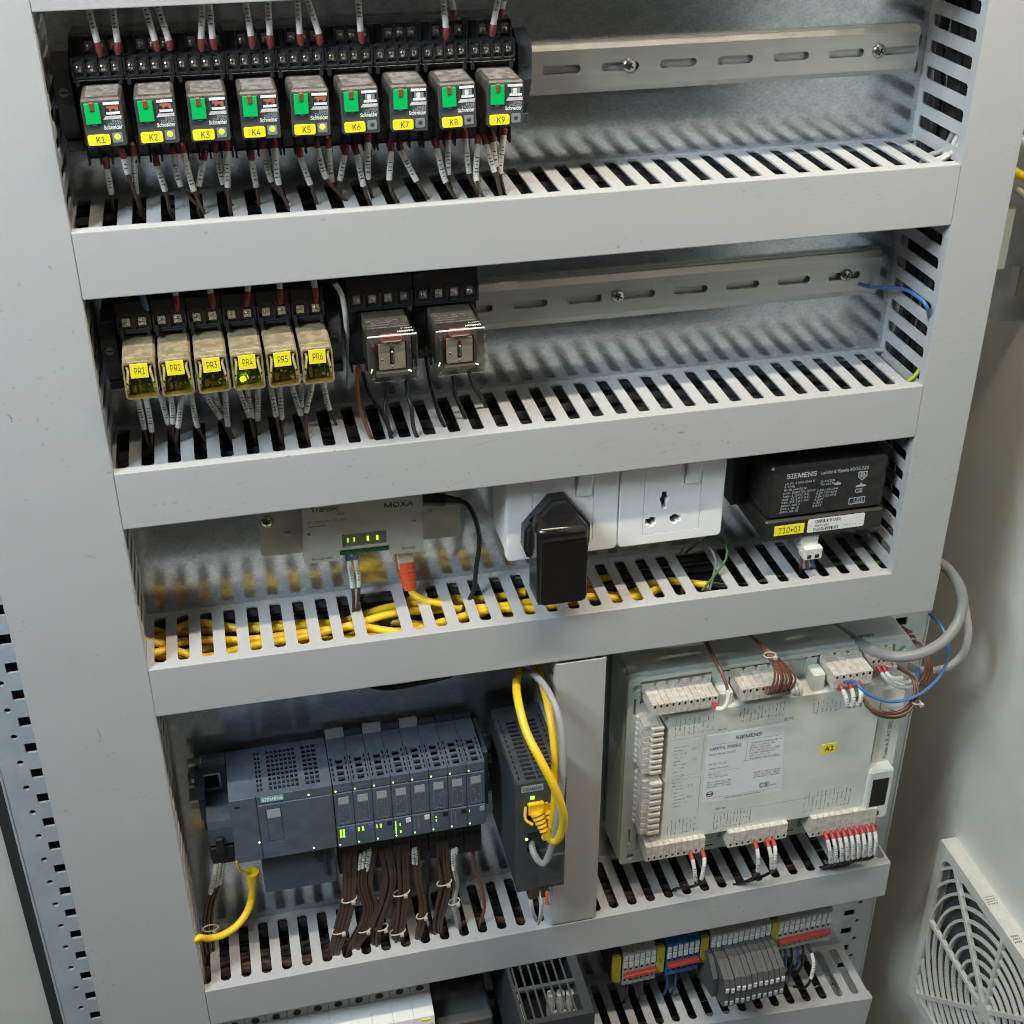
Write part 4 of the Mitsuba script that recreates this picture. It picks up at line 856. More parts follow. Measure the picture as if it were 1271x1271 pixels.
part(port, 'rim', MB().plate(sbox(21.4, -456, 34.8, -440.4).difference(sbox(22.6, -454.4, 33.6, -441.8)), 18, 19), 'm_silver')
part(t, 'plug_block', MB().box(20.5, 38.5, 24, 46, -502, -490, .8).box(26, 32, 44, 50, -494, -478, 1).box(21, 38, 24, 44, -509, -501, .6), 'm_black')
t = thing('rail_adapter', 'metal stepped end piece on the rail left of the controller', 'rail end piece')
part(t, 'spring', MB().box(12, 22, 10, 16, -434, -430, .5).box(13, 22, 14, 20, -446, -441, .5).box(10, 22, 10, 24, -462, -459, .5), 'm_silver')
part(t, 'block', MB().box(16, 22.4, 6, 34, -452, -438, .8).box(17, 22.4, 6, 30, -476, -456, .8).box(18, 23, 6, 24, -492, -480, .8), 'm_slate')
TAGC = ['m_purple', 'm_purple', 'm_navy', 'm_white', 'm_white', 'm_recess', 'm_recess', 'm_tag_grey']
TAGN = ['violet tag', 'violet tag and two small lights', 'navy tag', 'white tag and two columns of green lights', 'white tag and dark light columns', 'black tag and two middle lights', 'black tag and dark columns', 'pale grey tag at the right end']
ORD = ['first', 'second', 'third', 'fourth', 'fifth', 'sixth', 'seventh', 'eighth', 'ninth', 'tenth', 'eleventh']
MX0, MP = 115.6, 14.33
for i in range(8):
    x0, x1 = MX0 + MP * i + .15, MX0 + MP * (i + 1) - .15
    t = thing('io_module', '%s narrow slate module with %s' % (ORD[i], TAGN[i]), 'module', 'narrow controller modules')
    hl = []
    for j in range(4):
        hl.append(sbox(x0 + 4.6, 33 + j * 6.6, x1 - 4.2, 33 + j * 6.6 + 4.6))
    for j in range(5):
        hl.append(sbox(x0 + 1.0, 30 + j * 5.6, x0 + 2.2, 30 + j * 5.6 + 4.2)); hl.append(sbox(x1 - 2.4, 30 + j * 5.6, x1 - 1.2, 30 + j * 5.6 + 4.2))
    part(t, 'vented_top', MB().slab(sbox(x0, 6, x1, hf - .8).difference(unary_union(hl)), zt - 1.2, zt), 'm_slate')
    part(t, 'body', MB().box(x0, x1, 6, hf - 1.5, zb, zt - 6, .4).box(x0 + .3, x1 - .3, 6, 28, zb, zt - 1.2), 'm_slate_dark')
    part(t, 'front', MB().box(x0, x1, hf - 3, hf, -474.6, -442.4, .5).box(x0, x1, hf - 3, hf - .4, -441.8, zt - .2, .4), 'm_slate', smooth=20)
    part(t, 'lower_front', MB().box(x0, x1, hf - 3, hf + .5, zb, -475.2, .5), 'm_slate', smooth=20)
    w = part(t, 'wiring_diagram', MB().plate(sbox(x0 + 2.6, -472.5, x1 - 3.0, -453.5).difference(unary_union([sbox(x0 + 3, -472, x1 - 3.4, -454)])), hf, hf + .15), 'm_plate_print')
    m = MB(); r_ = random.Random(500 + i)
    for q in range(6):
        a = r_.uniform(x0 + 3.4, x1 - 5); c = -471 + q * 2.8
        m.box(a, a + r_.uniform(.4, 1.6), hf, hf + .12, c, c + r_.uniform(.4, 1.6))
    part(w, 'symbols', m, 'm_plate_print')
    part(w, 'code_sticker', MB().box(x0 + 3.0, x1 - 3.4, hf, hf + .2, -453, -446.5), 'm_tag_grey')
    part(t, 'type_print', scribble(MB(), x0 + 3.6, -437.6, 7, hf - .4, .9, 20 + i), 'm_plate_print')
    part(t, 'indicator', MB().dome((x0 + 1.6, hf + .2, -439.8), .7), 'm_led_green', smooth=True, light=(1.1, 1.6, .45))
    part(t, 'indicator', MB().dome((x0 + 1.5, hf + .7, -493.0), .7), 'm_led_green', smooth=True, light=(1.1, 1.6, .5))
    part(t, 'colour_tag', MB().box(x1 - 4.6, x1 - .8, hf + .4, hf + .8, -481.8 + .5, -477.0), TAGC[i])
    spots = {0: [(2.0, 1.5, -486, -478)] + [(4.2, 1.5, -486, -478)], 1: [(1.4, 1.4, -482, -478.6), (4.4, 1.6, -482, -478.2)], 2: [(1.2, .7, -482, -478.6), (3.8, 1.3, -482, -478.6)],
             3: [(1.0, .9, -480.6 - 2.6 * q, -478.8 - 2.6 * q) for q in range(5)] + [(4.4, 1.0, -483.4, -481.6), (4.4, 1.2, -491, -488.6)], 5: [(3.6, .9, -481.4, -480.0), (3.6, .9, -485, -483.4)], 7: [(1.0, .6, -481, -479)]}.get(i, [])
    for a, w_, c0, c1 in spots:
        part(t, 'status_light', MB().box(x0 + a, x0 + a + w_, hf + .4, hf + .9, c0, c1), 'm_led_green', light=LEDG)
    if i in (4, 5, 6):
        part(t, 'light_column', MB().box(x0 + 1.2, x0 + 2.0, hf + .4, hf + .7, -491, -478).box(x0 + 4.4, x0 + 5.2, hf + .4, hf + .7, -491, -478), 'm_plate_print')
    b = part(t, 'base_unit', MB().box(x0, x1, 4, 42, -543, zb - .3, .6), 'm_black')
    m = MB()
    for q in range(4):
        m.box(x0 + 1.5, x0 + 6, 41.6, 42.3, -503 - q * 8.4 - 4, -503 - q * 8.4).box(x0 + 8, x0 + 12.5, 41.6, 42.3, -503 - q * 8.4 - 4, -503 - q * 8.4)
    part(b, 'terminal_holes', m, 'm_recess')
    if i % 2 == 0 and i < 6:
        part(b, 'label_tab', MB().box(x0 + .5, x1 + .5, 4, 8, zt - 2, zt + 7, .3), 'm_tag_grey')
    else:
        part(b, 'label_tab', MB().box(x0 + .5, x1, 4, 8, zt - 2, zt + 4, .3), 'm_slate_dark')
t = thing('end_module', 'dark stepped end piece closing the module row on the right', 'end piece')
part(t, 'body', MB().box(230.6, 235.5, 5, 46, -490, -436, .6).box(235.5, 239, 5, 36, -486, -470, .6).box(235.5, 239, 5, 32, -464, -450, .6), 'm_slate_dark')

# wires under the modules
def strand(name, pts, m, label, group, r=1.05):
    return solo(name, MB().tube(pts, r, 7), m, label, 'wire', smooth=50, group=group)
def bundle(tops, path, n, m, label, group, spread=4.0, seed=0, white=(), r=1.1):
    """n wires that leave their own terminals and run together along the path"""
    r_ = random.Random(seed)
    for j in range(n):
        f = (j + .5) / n
        a = np.array(tops[0]) * (1 - f) + np.array(tops[1]) * f
        o = np.array([(f - .5) * spread, r_.uniform(-3.5, 3.5), r_.uniform(-.6, .6)])
        pts = [tuple(a + [0, -8, 8]), tuple(a)] + [tuple(np.array(q) + o * (1.0 if k < len(path) - 2 else .8)) for k, q in enumerate(path)]
        if j in white:
            wire('controller_wire', pts, m, label, group, r=r, sleeve=(8, 24 + (j * 5) % 9), seed=seed + j, sleeve_r=1.6)
        else:
            strand('controller_wire', pts, m, label, group, r)
def tie(x, h, z, w, label, tilt=0, dep=3.4):
    t = thing('cable_tie', label, 'cable tie')
    a = np.linspace(0, 2 * math.pi, 19)
    pts = [(x + w * math.cos(q), h + dep * math.sin(q), z + tilt * math.cos(q)) for q in a]
    part(t, 'band', MB().tube(pts, .6, 6, smooth=False), 'm_tie', smooth=50)
    part(t, 'head', MB().box(x + w * .2, x + w * .2 + 3.2, h + dep - .4, h + dep + 2.6, z - 1.6 + tilt * .2, z + 1.6 + tilt * .2, .5), 'm_tie')
G = 'brown wires under the controller modules'
bundle([(119.3, 42, -519.7), (130.2, 42, -516.9)], [(123, 44, -546.5), (119.9, 48, -566.7), (112.7, 52, -589.9), (105.1, 52, -616), (101.5, 50.5, -632)], 12, 'm_wire_brown', 'brown wire of the leftmost tied bundle under the modules', G, 9, 1, r=1.3)
bundle([(132.1, 42, -526.1), (146.4, 42, -520.6)], [(134.1, 44, -553.6), (137.5, 46, -579.5), (130.7, 50, -596.6), (121.9, 50, -613.1), (116.7, 50.6, -632)], 9, 'm_wire_brown', 'loose white tipped wire of the second bundle under the modules', G, 12, 2, white=(0, 2, 4, 5), r=1.3)
bundle([(147.5, 42, -524.3), (156.6, 42, -521.2)], [(154.7, 46, -547.5), (150.8, 48, -568.8), (142.8, 50, -590.4), (139.3, 50, -608.1), (139.2, 50.7, -632)], 10, 'm_wire_brown', 'brown wire of the curving third bundle under the modules', G, 9, 3, r=1.3)
bundle([(158.4, 42, -523.3), (171.9, 42, -522)], [(164.5, 44, -551.9), (163.3, 46, -572.1), (159.7, 50, -594.6), (157.6, 50, -610.9), (158, 49.9, -632)], 14, 'm_wire_brown', 'brown wire of the thick middle bundle under the modules', G, 11, 4, r=1.3)
bundle([(174.2, 42, -530.4), (179.4, 42, -529.8)], [(176.6, 44, -559.2), (179.3, 46, -583.3), (177.4, 50, -599), (173.8, 52, -614.7), (172.8, 49.9, -632)], 5, 'm_wire_brown', 'white tipped wire of the thin fifth bundle under the modules', G, 5, 5, white=(0, 2), r=1.3)
bundle([(193.7, 42, -527.8), (202.8, 42, -527.2)], [(197.9, 44, -550.7), (199, 46, -567.9), (193.6, 50, -589), (190.1, 52, -604.7), (192.1, 47.5, -632)], 11, 'm_wire_brown', 'brown wire of the sixth bundle under the modules', G, 8.5, 6, r=1.3)
bundle([(202.5, 42, -538.6), (210.4, 42, -536.9)], [(206.4, 44, -552.7), (208.1, 46, -573.7), (205, 50, -587.2), (206.9, 52, -604.2), (209.4, 46.2, -632)], 4, 'm_wire_grey', 'white tipped wire of the seventh bundle under the modules', G, 5, 7, white=(0, 1, 2, 3))
bundle([(221.7, 38, -539.7), (225, 38, -538.7)], [(224.5, 42, -561.6), (228.7, 46, -580.4), (229.9, 52, -598.6), (225.9, 54, -614.3), (225.8, 50.1, -630)], 2, 'm_wire_copper_brown', 'one of two thin brown wires at the right end of the modules', G, 2.5, 8, r=.95)
bundle([(184.3, 42, -536.2), (188.2, 42, -535.4)], [(185.3, 46, -563.7), (182.9, 48, -583.9), (185.3, 52, -608.2), (188.2, 46.6, -632)], 3, 'm_wire_black', 'black wire between the fifth and sixth bundles', G, 2.5, 9)
for q, w_, l in (((120.8, 50, -563.1), 6.0, 'upper pale tie on the leftmost brown bundle'), ((110.8, 53, -593), 6.0, 'lower pale tie on the leftmost brown bundle'), ((130.4, 52, -597.2), 5.5, 'pale tie on the second bundle'), ((144.7, 52, -598.9), 4.9, 'pale tie low on the third bundle'),
                 ((162.4, 49, -566.9), 6.8, 'upper pale tie on the thick middle bundle'), ((157.1, 53, -605.6), 6.5, 'lower pale tie on the thick middle bundle'), ((177.6, 52, -593.2), 4.4, 'pale tie on the thin fifth bundle'), ((197.5, 49, -563.6), 6.0, 'pale tie on the sixth bundle'), ((204.4, 52, -584), 4.7, 'pale tie on the seventh bundle')):
    tie(*q, w_, l, tilt=1.2)
for j in range(3):
    wire('controller_wire', [tuple(np.array(p) + [j * 3.0, -j * 1.5, 0]) for p in ((23.4, 44, -507.7), (21, 44, -518.2), (16.5, 42, -536.5), (10.8, 40, -554.8), (6.1, 36, -580.4), (3.7, 30, -619))], 'm_wire_brown', ('left', 'middle', 'right')[j] + ' white sleeved wire under the bus adapter', r=1.3, sleeve=(0, 27 if j else 33), seed=60 + j, sleeve_r=1.9)
tie((11.1, 40, -579.2)[0], 40, (11.1, 40, -579.2)[2], 6, 'pale tie on the wires under the bus adapter')
t = thing('controller_network_cable', 'yellow network cable plugged under the controller main unit curving down left', 'network cable')
part(t, 'plug', MB().box((49.2, 40, -524.5)[0] - 5, (49.2, 40, -524.5)[0] + 5.5, 34, 46, -508, -497, .6), 'm_cable_yellow')
part(t, 'boot', MB().tube([(49.1, 40, -526.2), (48.3, 40, -540)], [5.4, 3.8], 12, smooth=False), 'm_cable_yellow', smooth=40)
part(t, 'cord', MB().tube([(48.5, 40, -538.3), (45.7, 42, -552.3), (40.7, 46, -562.9), (31.5, 52, -569.5), (20.1, 58, -570), (9.9, 62, -566.5), (2, 66, -560.1), (-6, 50, -596)], 2.8, 10), 'm_cable_yellow', smooth=50)
part(t, 'latch', MB().tube([(44.9, 44, -522.1), (40.5, 46, -516.5), (39.1, 48, -505.7)], 1.0, 6), 'm_cable_yellow', smooth=50)

# ---------------------------------------------------------------- network switch and its cables
mat('m_switch', mottled((0.052, 0.058, 0.064), (0.062, 0.068, 0.074), 120, grain=0.08), 0.42)
mat('m_switch_dark', (0.032, 0.036, 0.041), 0.45)
t = thing('network_switch', 'deep dark network switch with yellow plugs beside the short vertical duct', 'network switch')
holes = []
for j in range(14):
    hh = 30 + j * 4.9
    holes.append(sbox(253, hh, 261, hh + 3.2)); holes.append(sbox(262.5, hh, 276, hh + 3.2))
for j in range(12):
    holes.append(sbox(247.8, 26 + j * 6, 248.9, 26 + j * 6 + 3.6)); holes.append(sbox(279.5, 26 + j * 6, 280.6, 26 + j * 6 + 3.6))
part(t, 'vented_top', MB().slab(sbox(245.3, 12, 283.0, 99.4).difference(unary_union(holes)), -425.4, -424), 'm_switch')
part(t, 'body', MB().box(245.3, 283.0, 12, 97, -533, -430, .6), 'm_switch_dark')
part(t, 'side_rib', MB().box(245.2, 246.4, 12, 99, -430, -424.4), 'm_switch')
port_cut = unary_union([rrect(253.5, 269, -463, -444, 1), rrect(253.5, 269, -495, -474, 1)])
part(t, 'front', MB().plate(rrect(245.3, 283.0, -534, -424.2, 1).difference(port_cut), 97, 100), 'm_switch', smooth=20)
lb = part(t, 'name_plate', MB().box(249, 265.5, 100, 100.3, -432.8, -427), 'm_tag_grey')
part(lb, 'lettering', text('SIEMENS', 2.8, 250, 100.3, -431.6, bold=True, width=14), 'm_face_grey')
part(t, 'indicator', MB().box(255.6, 258.8, 99.8, 100.5, -440.4, -437.6), 'm_led_green', light=(.6, 2.4, .1))
part(t, 'indicator', MB().dome((253, 100.4, -479.7), 1.2), 'm_led_green', smooth=True, light=(1.2, 2.2, .3))
part(t, 'indicator', MB().dome((254.4, 100.2, -444.5), .7), 'm_led_green', smooth=True, light=(.8, 1.6, .3))
part(t, 'lower_flap', MB().box(262, 282.5, 99, 101, -532, -500, .6), 'm_switch')
part(t, 'socket_block', MB().box(255.5, 263, 84, 100, -545, -532, .6).box(265, 271, 84, 100, -545, -532, .6), 'm_wire_brown')
def netcord(label, m, cord, plug_at=None, r=2.8):
    t = thing('switch_cable', label, 'network cable', None)
    part(t, 'cord', MB().tube(cord, r, 11), m, smooth=50)
    if plug_at:
        x, h, z = plug_at
        part(t, 'plug', MB().box(x - 6, x + 6, h - 14, h + 3, z - 2, z + 9, .6), m)
        d = MB()
        for j in range(5):
            d.cyl((x + .8 * j, h + 3 + j * 1.8, z + 1 - j * 2.6), (x + .8 * j + .5, h + 4.2 + j * 1.8, z - .6 - j * 2.6), 5.2 - j * .45, 12)
        part(t, 'boot', d, m, smooth=40)
        part(t, 'latch', MB().tube([(x - 4, h + 8, z - 6), (x - 9, h + 5, z - 2), (x - 8, h + 1, z + 6)], 1.1, 6), m, smooth=50)
    return t
netcord('front yellow cable looping widest over the network switch', 'm_cable_yellow', [(264.1, 30, -371.2), (256.5, 52, -367.5), (251.2, 80, -363.3), (252.4, 100, -375.4), (258.5, 116, -388.4), (266.7, 124, -407.9), (273.6, 124, -432.4), (275.6, 120, -452.3), (272.6, 116, -469.1), (268.2, 112, -471.9), (264.9, 110, -463.4)], (259.9, 100, -452.4), r=3.1)
netcord('second yellow cable running behind the front one to the switch', 'm_cable_yellow', [(277.2, 30, -371.9), (275.1, 56, -370), (272.9, 84, -371.6), (272.6, 100, -388.3), (272, 108, -411.7), (271.3, 110, -440.8), (269.7, 108, -461.5), (265.4, 106, -475.5)], (268.7, 97, -455.4), r=2.8)
netcord('grey cable curving down to the lower socket of the switch', 'm_wire_grey', [(265.8, 36, -371.5), (269.5, 56, -361.5), (273.2, 80, -358.5), (276.3, 96, -366.3), (277.5, 106, -384.2), (276.4, 112, -412.9), (273.4, 114, -445.5), (269.5, 112, -478.8), (264, 110, -497.7), (258.1, 106, -492), (257.4, 96, -487.4)], r=2.6)
for j, (a, c) in enumerate(((658, 'm_white'), (665, 'm_white'))):
    solo('switch_supply_wire', MB().tube([(258.3, 96, -532.7), (257.2, 98, -547.8), (260.7, 92, -570.2), (267.8, 80, -593)] if j == 0 else [(263.4, 96, -535.6), (265.6, 98, -549.9), (266.7, 92, -572.6), (267.8, 80, -594.9)], 1.7, 8), c, ('left', 'right')[j] + ' white supply wire looping under the network switch', 'wire', smooth=50)
solo('switch_supply_wire', MB().tube([(269, 97, -536), (269.4, 100, -541), (269.2, 100, -552)], 1.4, 8), 'm_boot_orange', 'short orange wire under the network switch', 'wire', smooth=50)
solo('control_wire', MB().tube([(213.5, 20, -378.9), (187.6, 28, -375.8), (163.2, 30, -374.4), (149.1, 24, -373.5), (135.6, 12, -374.2)], 2.0, 8), 'm_wire_black', 'black wire sagging from the third duct above the modules', 'wire', smooth=50)

# ---------------------------------------------------------------- fourth row right: the pale burner control unit
mat('m_unit', mottled((0.49, 0.53, 0.50), (0.54, 0.58, 0.54), 70, grain=0.06), 0.42)
mat('m_unit_face', mottled((0.62, 0.64, 0.59), (0.67, 0.69, 0.635), 60, grain=0.06), 0.45)
mat('m_connector', mottled((0.50, 0.46, 0.40), (0.60, 0.57, 0.51), 300, grain=0.2), 0.5)
mat('m_unit_print', (0.20, 0.21, 0.20), 0.6)
mat('m_label_white', (0.74, 0.77, 0.80), 0.32)
t = thing('burner_control_unit', 'pale grey control unit with white data label and yellow A1 sticker', 'control unit')
B0, B1, BT, BB = 345.2, 580.5, -386.5, -582.0
part(t, 'base', MB().box(B0, B1, 2, 43, BB, BT, 3), 'm_unit', smooth=25)
cut_ = [Point(352.5, -397).buffer(3.2, 8), Point(354.5, -574).buffer(3.2, 8), sbox(350.5, -424, 352.7, -407), sbox(352, -560, 354, -543), sbox(425, -390.5, 441, -389.4) if False else Point(0, 0).buffer(.1), Point(573, -397).buffer(3.6, 8)]
cut_ += [sbox(354, -468, 362, -424), sbox(355, -526, 363, -480), rrect(355.5, 413, -413, -391, .5), rrect(427, 492, -413, -390.5, .5), rrect(500, 566, -413, -390.5, .5)]
cut_ += [rrect(359, 413, -569, -549, .5), rrect(431, 487, -569, -549, .5), rrect(503, 569, -573, -549, .5)]
part(t, 'front_plate', MB().plate(rrect(B0 + .5, B1 - .5, BB + .5, BT - .5, 3).difference(unary_union(cut_)), 43, 46), 'm_unit')
part(t, 'slot', MB().box(418, 430, 46, 46.15, -392.6, -391.6).box(494, 506, 46, 46.15, -391.4, -390.4).box(415, 428, 46, 46.15, -577, -576).box(488, 500, 46, 46.15, -576, -575), 'm_recess')
def frustum(x0, x1, z0, z1, h0, h1, i):
    v = W([(x0, h0, z0), (x1, h0, z0), (x1, h0, z1), (x0, h0, z1), (x0 + i, h1, z0 + i), (x1 - i, h1, z0 + i), (x1 - i, h1, z1 - i), (x0 + i, h1, z1 - i)])
    return MB().mesh(trimesh.convex.convex_hull(v))
fc = part(t, 'raised_face', frustum(371, 555, -549.5, -411.5, 46, 62.5, 3.5), 'm_unit_face')
[part(t, 'face_ledge', b_, 'm_unit_face') for b_ in (MB().box(414, 426, 46, 60, -421, -402, 1), MB().box(492, 502, 46, 60, -421, -398, 1))]
rs = part(t, 'right_panel', MB().side(Polygon([(46, -548), (46, -424), (52, -430), (55, -447), (55, -548)]), 557.5, 577.5), 'm_unit_face')
vb = part(t, 'display_box', MB().box(551.5, 573.5, 46, 66, -558, -505, 1.2), 'm_unit_face')
part(vb, 'dark_window', MB().box(555.3, 569.6, 66, 66.4, -543.2, -513.4), 'm_black_gloss')
part(vb, 'round_button', MB().cyl((563, 65.5, -551.5), (563, 66.6, -551.5), 2.8, 16), 'm_face_grey', smooth=40)
lab = part(t, 'data_label', MB().plate(Polygon([(407.4, -510.5), (475.6, -511.6), (470.8, -440.2), (407.2, -440.2)]), 62.5, 62.75), 'm_label_white', label='white data label with maker name')
o = [text('SIEMENS', 3.6, 430, 62.75, -448.4, bold=True, width=22), text('LMV51.300B2', 3.1, 409.5, 62.75, -456.2, bold=True, width=26), text('BPZ:LMV51.300B2', 1.9, 409.5, 62.75, -461.5, width=22),
     text('3N181 700458', 1.6, 410, 62.75, -471.5, width=15), text('Made in Germany', 1.5, 410, 62.75, -476, width=17), text('SW: B7 21', 1.5, 410, 62.75, -482, width=10), text('VN: 1012345', 1.5, 410, 62.75, -485, width=17), text('CE', 5.0, 455, 62.75, -504.0, bold=True), text('0085', 1.8, 464.5, 62.75, -503.5)]
m = MB().box(410, 470, 62.75, 62.87, -450.6, -450.3).box(410, 471.6, 62.75, 62.87, -475.2, -474.9) if False else MB().box(410, 470.5, 62.75, 62.87, -450.8, -450.5).box(438, 472, 62.75, 62.87, -472.6, -472.2).box(409, 437, 62.75, 62.87, -479.0, -478.7).box(440.6, 441.0, 62.75, 62.87, -472, -451).box(410, 474, 62.75, 62.87, -506.8, -506.5)
for q in range(7): scribble(m, 443.5, -455.2 - q * 2.7, 26 - (q % 3) * 4, 62.75, 1.4, 70 + q, .85)
for q in range(3): scribble(m, 410, -490 - q * 2.6, 20, 62.75, 1.4, 80 + q, .9)
for q in range(3): scribble(m, 449, -487 - q * 2.6, 23, 62.75, 1.4, 90 + q, .9)
scribble(m, 426, -509.4, 34, 62.75, 1.5, 99, .95)
part(lab, 'lettering', join(*o), 'm_ink')
part(lab, 'small_print', m, 'm_unit_print')
part(lab, 'round_mark', MB().plate(Point(413, -502).buffer(3).difference(unary_union([Point(413, -502).buffer(2.2).difference(sbox(410, -502.6, 416, -501.4))])), 62.75, 62.9), 'm_ink')
ys = part(t, 'yellow_sticker', MB().box(505.8, 519.2, 62.5, 62.85, -478.4, -468.8), 'm_yellow')
part(ys, 'lettering', text('A1', 4.6, 512.5, 62.85, -475.9, 'c', bold=True), 'm_ink')
m = MB(); r_ = random.Random(11)
def diagram(x0, x1, z0, z1, n, vertical=True):
    for q in range(n):
        a = x0 + (x1 - x0) * (q + .5) / n
        if vertical:
            z = z1
            while z > z0:
                d = r_.uniform(1.2, 4)
                if r_.random() < .7: m.box(a - .2 - (.35 if r_.random() < .5 else 0), a + .2, 62.5, 62.62, max(z0, z - d * .8), z)
                z -= d
            if r_.random() < .6: m.box(a, a + (x1 - x0) / n * .9, 62.5, 62.62, z0 + 2, z0 + 2.25)
        else:
            zz = z0 + (z1 - z0) * (q + .5) / n
            scribble(m, x0, zz, (x1 - x0) * r_.uniform(.4, 1), 62.5, 1.3, 600 + q + int(x0), .7)
diagram(378, 412, -437, -420, 9); diagram(431, 470, -432, -418, 13); diagram(492, 530, -436, -420, 10)
diagram(380, 394, -512, -446, 18, False)
for q in ((395, 399, -452), (395, 399, -463), (394, 398, -490), (394, 398, -502)):
    m.plate(sbox(q[0], q[2], q[1], q[2] + 2.2).difference(sbox(q[0] + .3, q[2] + .3, q[1] - .3, q[2] + 1.9)), 62.5, 62.62)
diagram(378, 404, -541, -524, 8); diagram(418, 452, -543, -526, 12); diagram(496, 540, -541, -519, 12)
m.box(376, 404, 62.5, 62.6, -439.6, -439.4).box(404, 404.3, 62.5, 62.6, -478, -440).box(376, 404, 62.5, 62.6, -478, -477.8).box(376, 404, 62.5, 62.6, -481, -480.8).box(404, 404.3, 62.5, 62.6, -519, -481).box(414, 540, 62.5, 62.6, -524.4, -524.2).box(428, 480, 62.5, 62.6, -437.4, -437.2)
part(fc, 'circuit_print', m, 'm_unit_print')
part(fc, 'caption_print', join(text('X3-02', 1.6, 415, 62.5, -437, bold=True), text('X10-03', 1.6, 419, 62.5, -520.5, bold=True), text('X4-01', 1.6, 470, 62.5, -436, bold=True)), 'm_ink')
vt = text('Fuse 6.3 AT IEC 127', 3.0, 0, 0, 0, bold=True, width=52)
g = vt.get(); g.apply_transform(trimesh.transformations.rotation_matrix(-math.pi / 2, [0, 1, 0])); g.apply_translation(W((570, 55.3, -502))[0])
part(rs, 'lettering', g, 'm_unit_print')
part(t, 'top_print', text('SIEMENS', 3.2, 552, 34, BT + .05, plane='top', bold=True, flip=True), 'm_ink')
def connector(label, x0, x1, z0, z1, h1, n, down=False, skip=()):
    t = thing('terminal_connector', label, 'connector', 'pluggable connectors on the pale control unit')
    p = (x1 - x0) / n
    b = MB()
    zs, ze = (z0, z1)
    for i in range(n):
        b.box(x0 + i * p + .1, x0 + (i + 1) * p - .1, 44, h1, zs, ze, .25)
        b.box(x0 + i * p + .9, x0 + (i + 1) * p - .9, 47, h1 - 2.5, zs - 1.6, zs + .5, .3)
    part(t, 'housing', b, 'm_connector')
    c = MB()
    for i in range(n):
        c.box(x0 + (i + .5) * p - .9, x0 + (i + .5) * p + .9, h1 - .02, h1 + .12, ze - 3.6 if not down else zs + 2.0, ze - 1.2 if not down else zs + 4.4)
    part(t, 'wire_holes', c, 'm_recess')
    cut = unary_union([sbox(x0 + (2 * i + 1.6) * p, ze + 1.4, x0 + (2 * i + 2.2) * p, ze + 4) for i in range((n + 1) // 2)])
    part(t, 'locking_comb', MB().plate(sbox(x0 - 1.5, ze - 3, x1 + .5, ze + 3.2).difference(cut), 46.2, 49), 'm_connector')
    return t, p
connector('first pale connector along the top edge of the control unit', 357.5, 410.5, -407.5, -396.5, 68, 11)
connector('second pale connector along the top edge, full of brown wires', 428.5, 474.5, -406.5, -394.5, 68, 9)
connector('third pale connector along the top edge, with the blue wire', 503.5, 536, -406, -393, 70, 6)
connector('fourth small pale connector at the top right behind the brown loop', 540, 562, -404, -393, 58, 5)
connector('lower left pale connector with two wired poles', 360.8, 411.5, -561, -545, 67, 10, True)
connector('lower middle pale connector with three wired poles', 431.5, 483.5, -561.5, -545, 67, 10, True)
connector('lower right pale connector with nearly all poles wired', 504.5, 563.5, -566, -545, 67, 11, True)
for k_, (z0, z1, l) in enumerate(((-470.5, -421, 'upper'), (-535, -477.5, 'lower'))):
    t = thing('side_connector', '%s dusty clear connector on the left edge of the control unit' % l, 'connector')
    n = 9; p = (z1 - z0) / n
    b = MB()
    for i in range(n):
        b.box(354.5 + k_ * 1.5, 367 + k_ * 1.5, 45, 62, z0 + i * p + .05, z0 + (i + 1) * p - .05, .5)
        b.box(360 + k_ * 1.5, 370 + k_ * 1.5, 47, 65, z0 + i * p + .8, z0 + (i + 1) * p - 1.6, .6)
    part(t, 'housing', b, 'm_connector')
    c = MB()
    for i in range(n): c.box(352.8 + k_ * 1.5, 355.2 + k_ * 1.5, 45, 49, z0 + i * p + 1, z0 + (i + 1) * p - 1.4, .3)
    part(t, 'locking_comb', c, 'm_white')
def lead(x, z, h, bend, label, group, seed, slen=22, extra=None, fm='m_ferrule_red', m='m_wire_black'):
    pts = [(x, h - 1, z), (x + .4, h + 6, z - 3.5), (x + bend * .3, h + 10, z - 12), (x + bend * .6, h + 10, z - 24), (x + bend, h + 4, z - 36)] + (extra or [])
    wire('unit_wire', pts, m, label, group, r=1.2, ferrule=7.5, fm=fm, sleeve=(7.5, 7.5 + slen), sleeve_r=1.7, seed=seed)
for i in (7, 9):
    lead(360.8 + 5.07 * (i + .5), -558.5, 67, 4.5 if i == 7 else -4.5, ('left', 'right')[i == 9] + ' white wire at the lower left connector of the control unit', None, 20 + i, 20, [(386 + i, 60, -606), (386 + i, 48, -622)])
for k_, i in enumerate((4, 6, 7)):
    lead(431.5 + 5.2 * (i + .5), -559, 67, (2, 5, 0)[k_], ('left', 'middle', 'right')[k_] + ' white wire at the lower middle connector of the control unit', None, 40 + i, 22, [(446 + i * 2, 66, -605), (440 + i, 56, -618), (436 + i, 40, -626)])
for i in range(2, 11):
    x = 504.5 + 5.36 * (i + .5)
    lead(x, -563, 67, 6 - (i - 2) * .5, 'white sleeved wire of the dense row at the lower right connector', 'dense white wires at the lower right connector', 60 + i, 24, [(x - 2 - (i - 6) * 1.2, 64, -607), (534 + (i - 6) * 2, 60, -614), (524 + (i - 6), 50, -620), (516, 38, -630)])
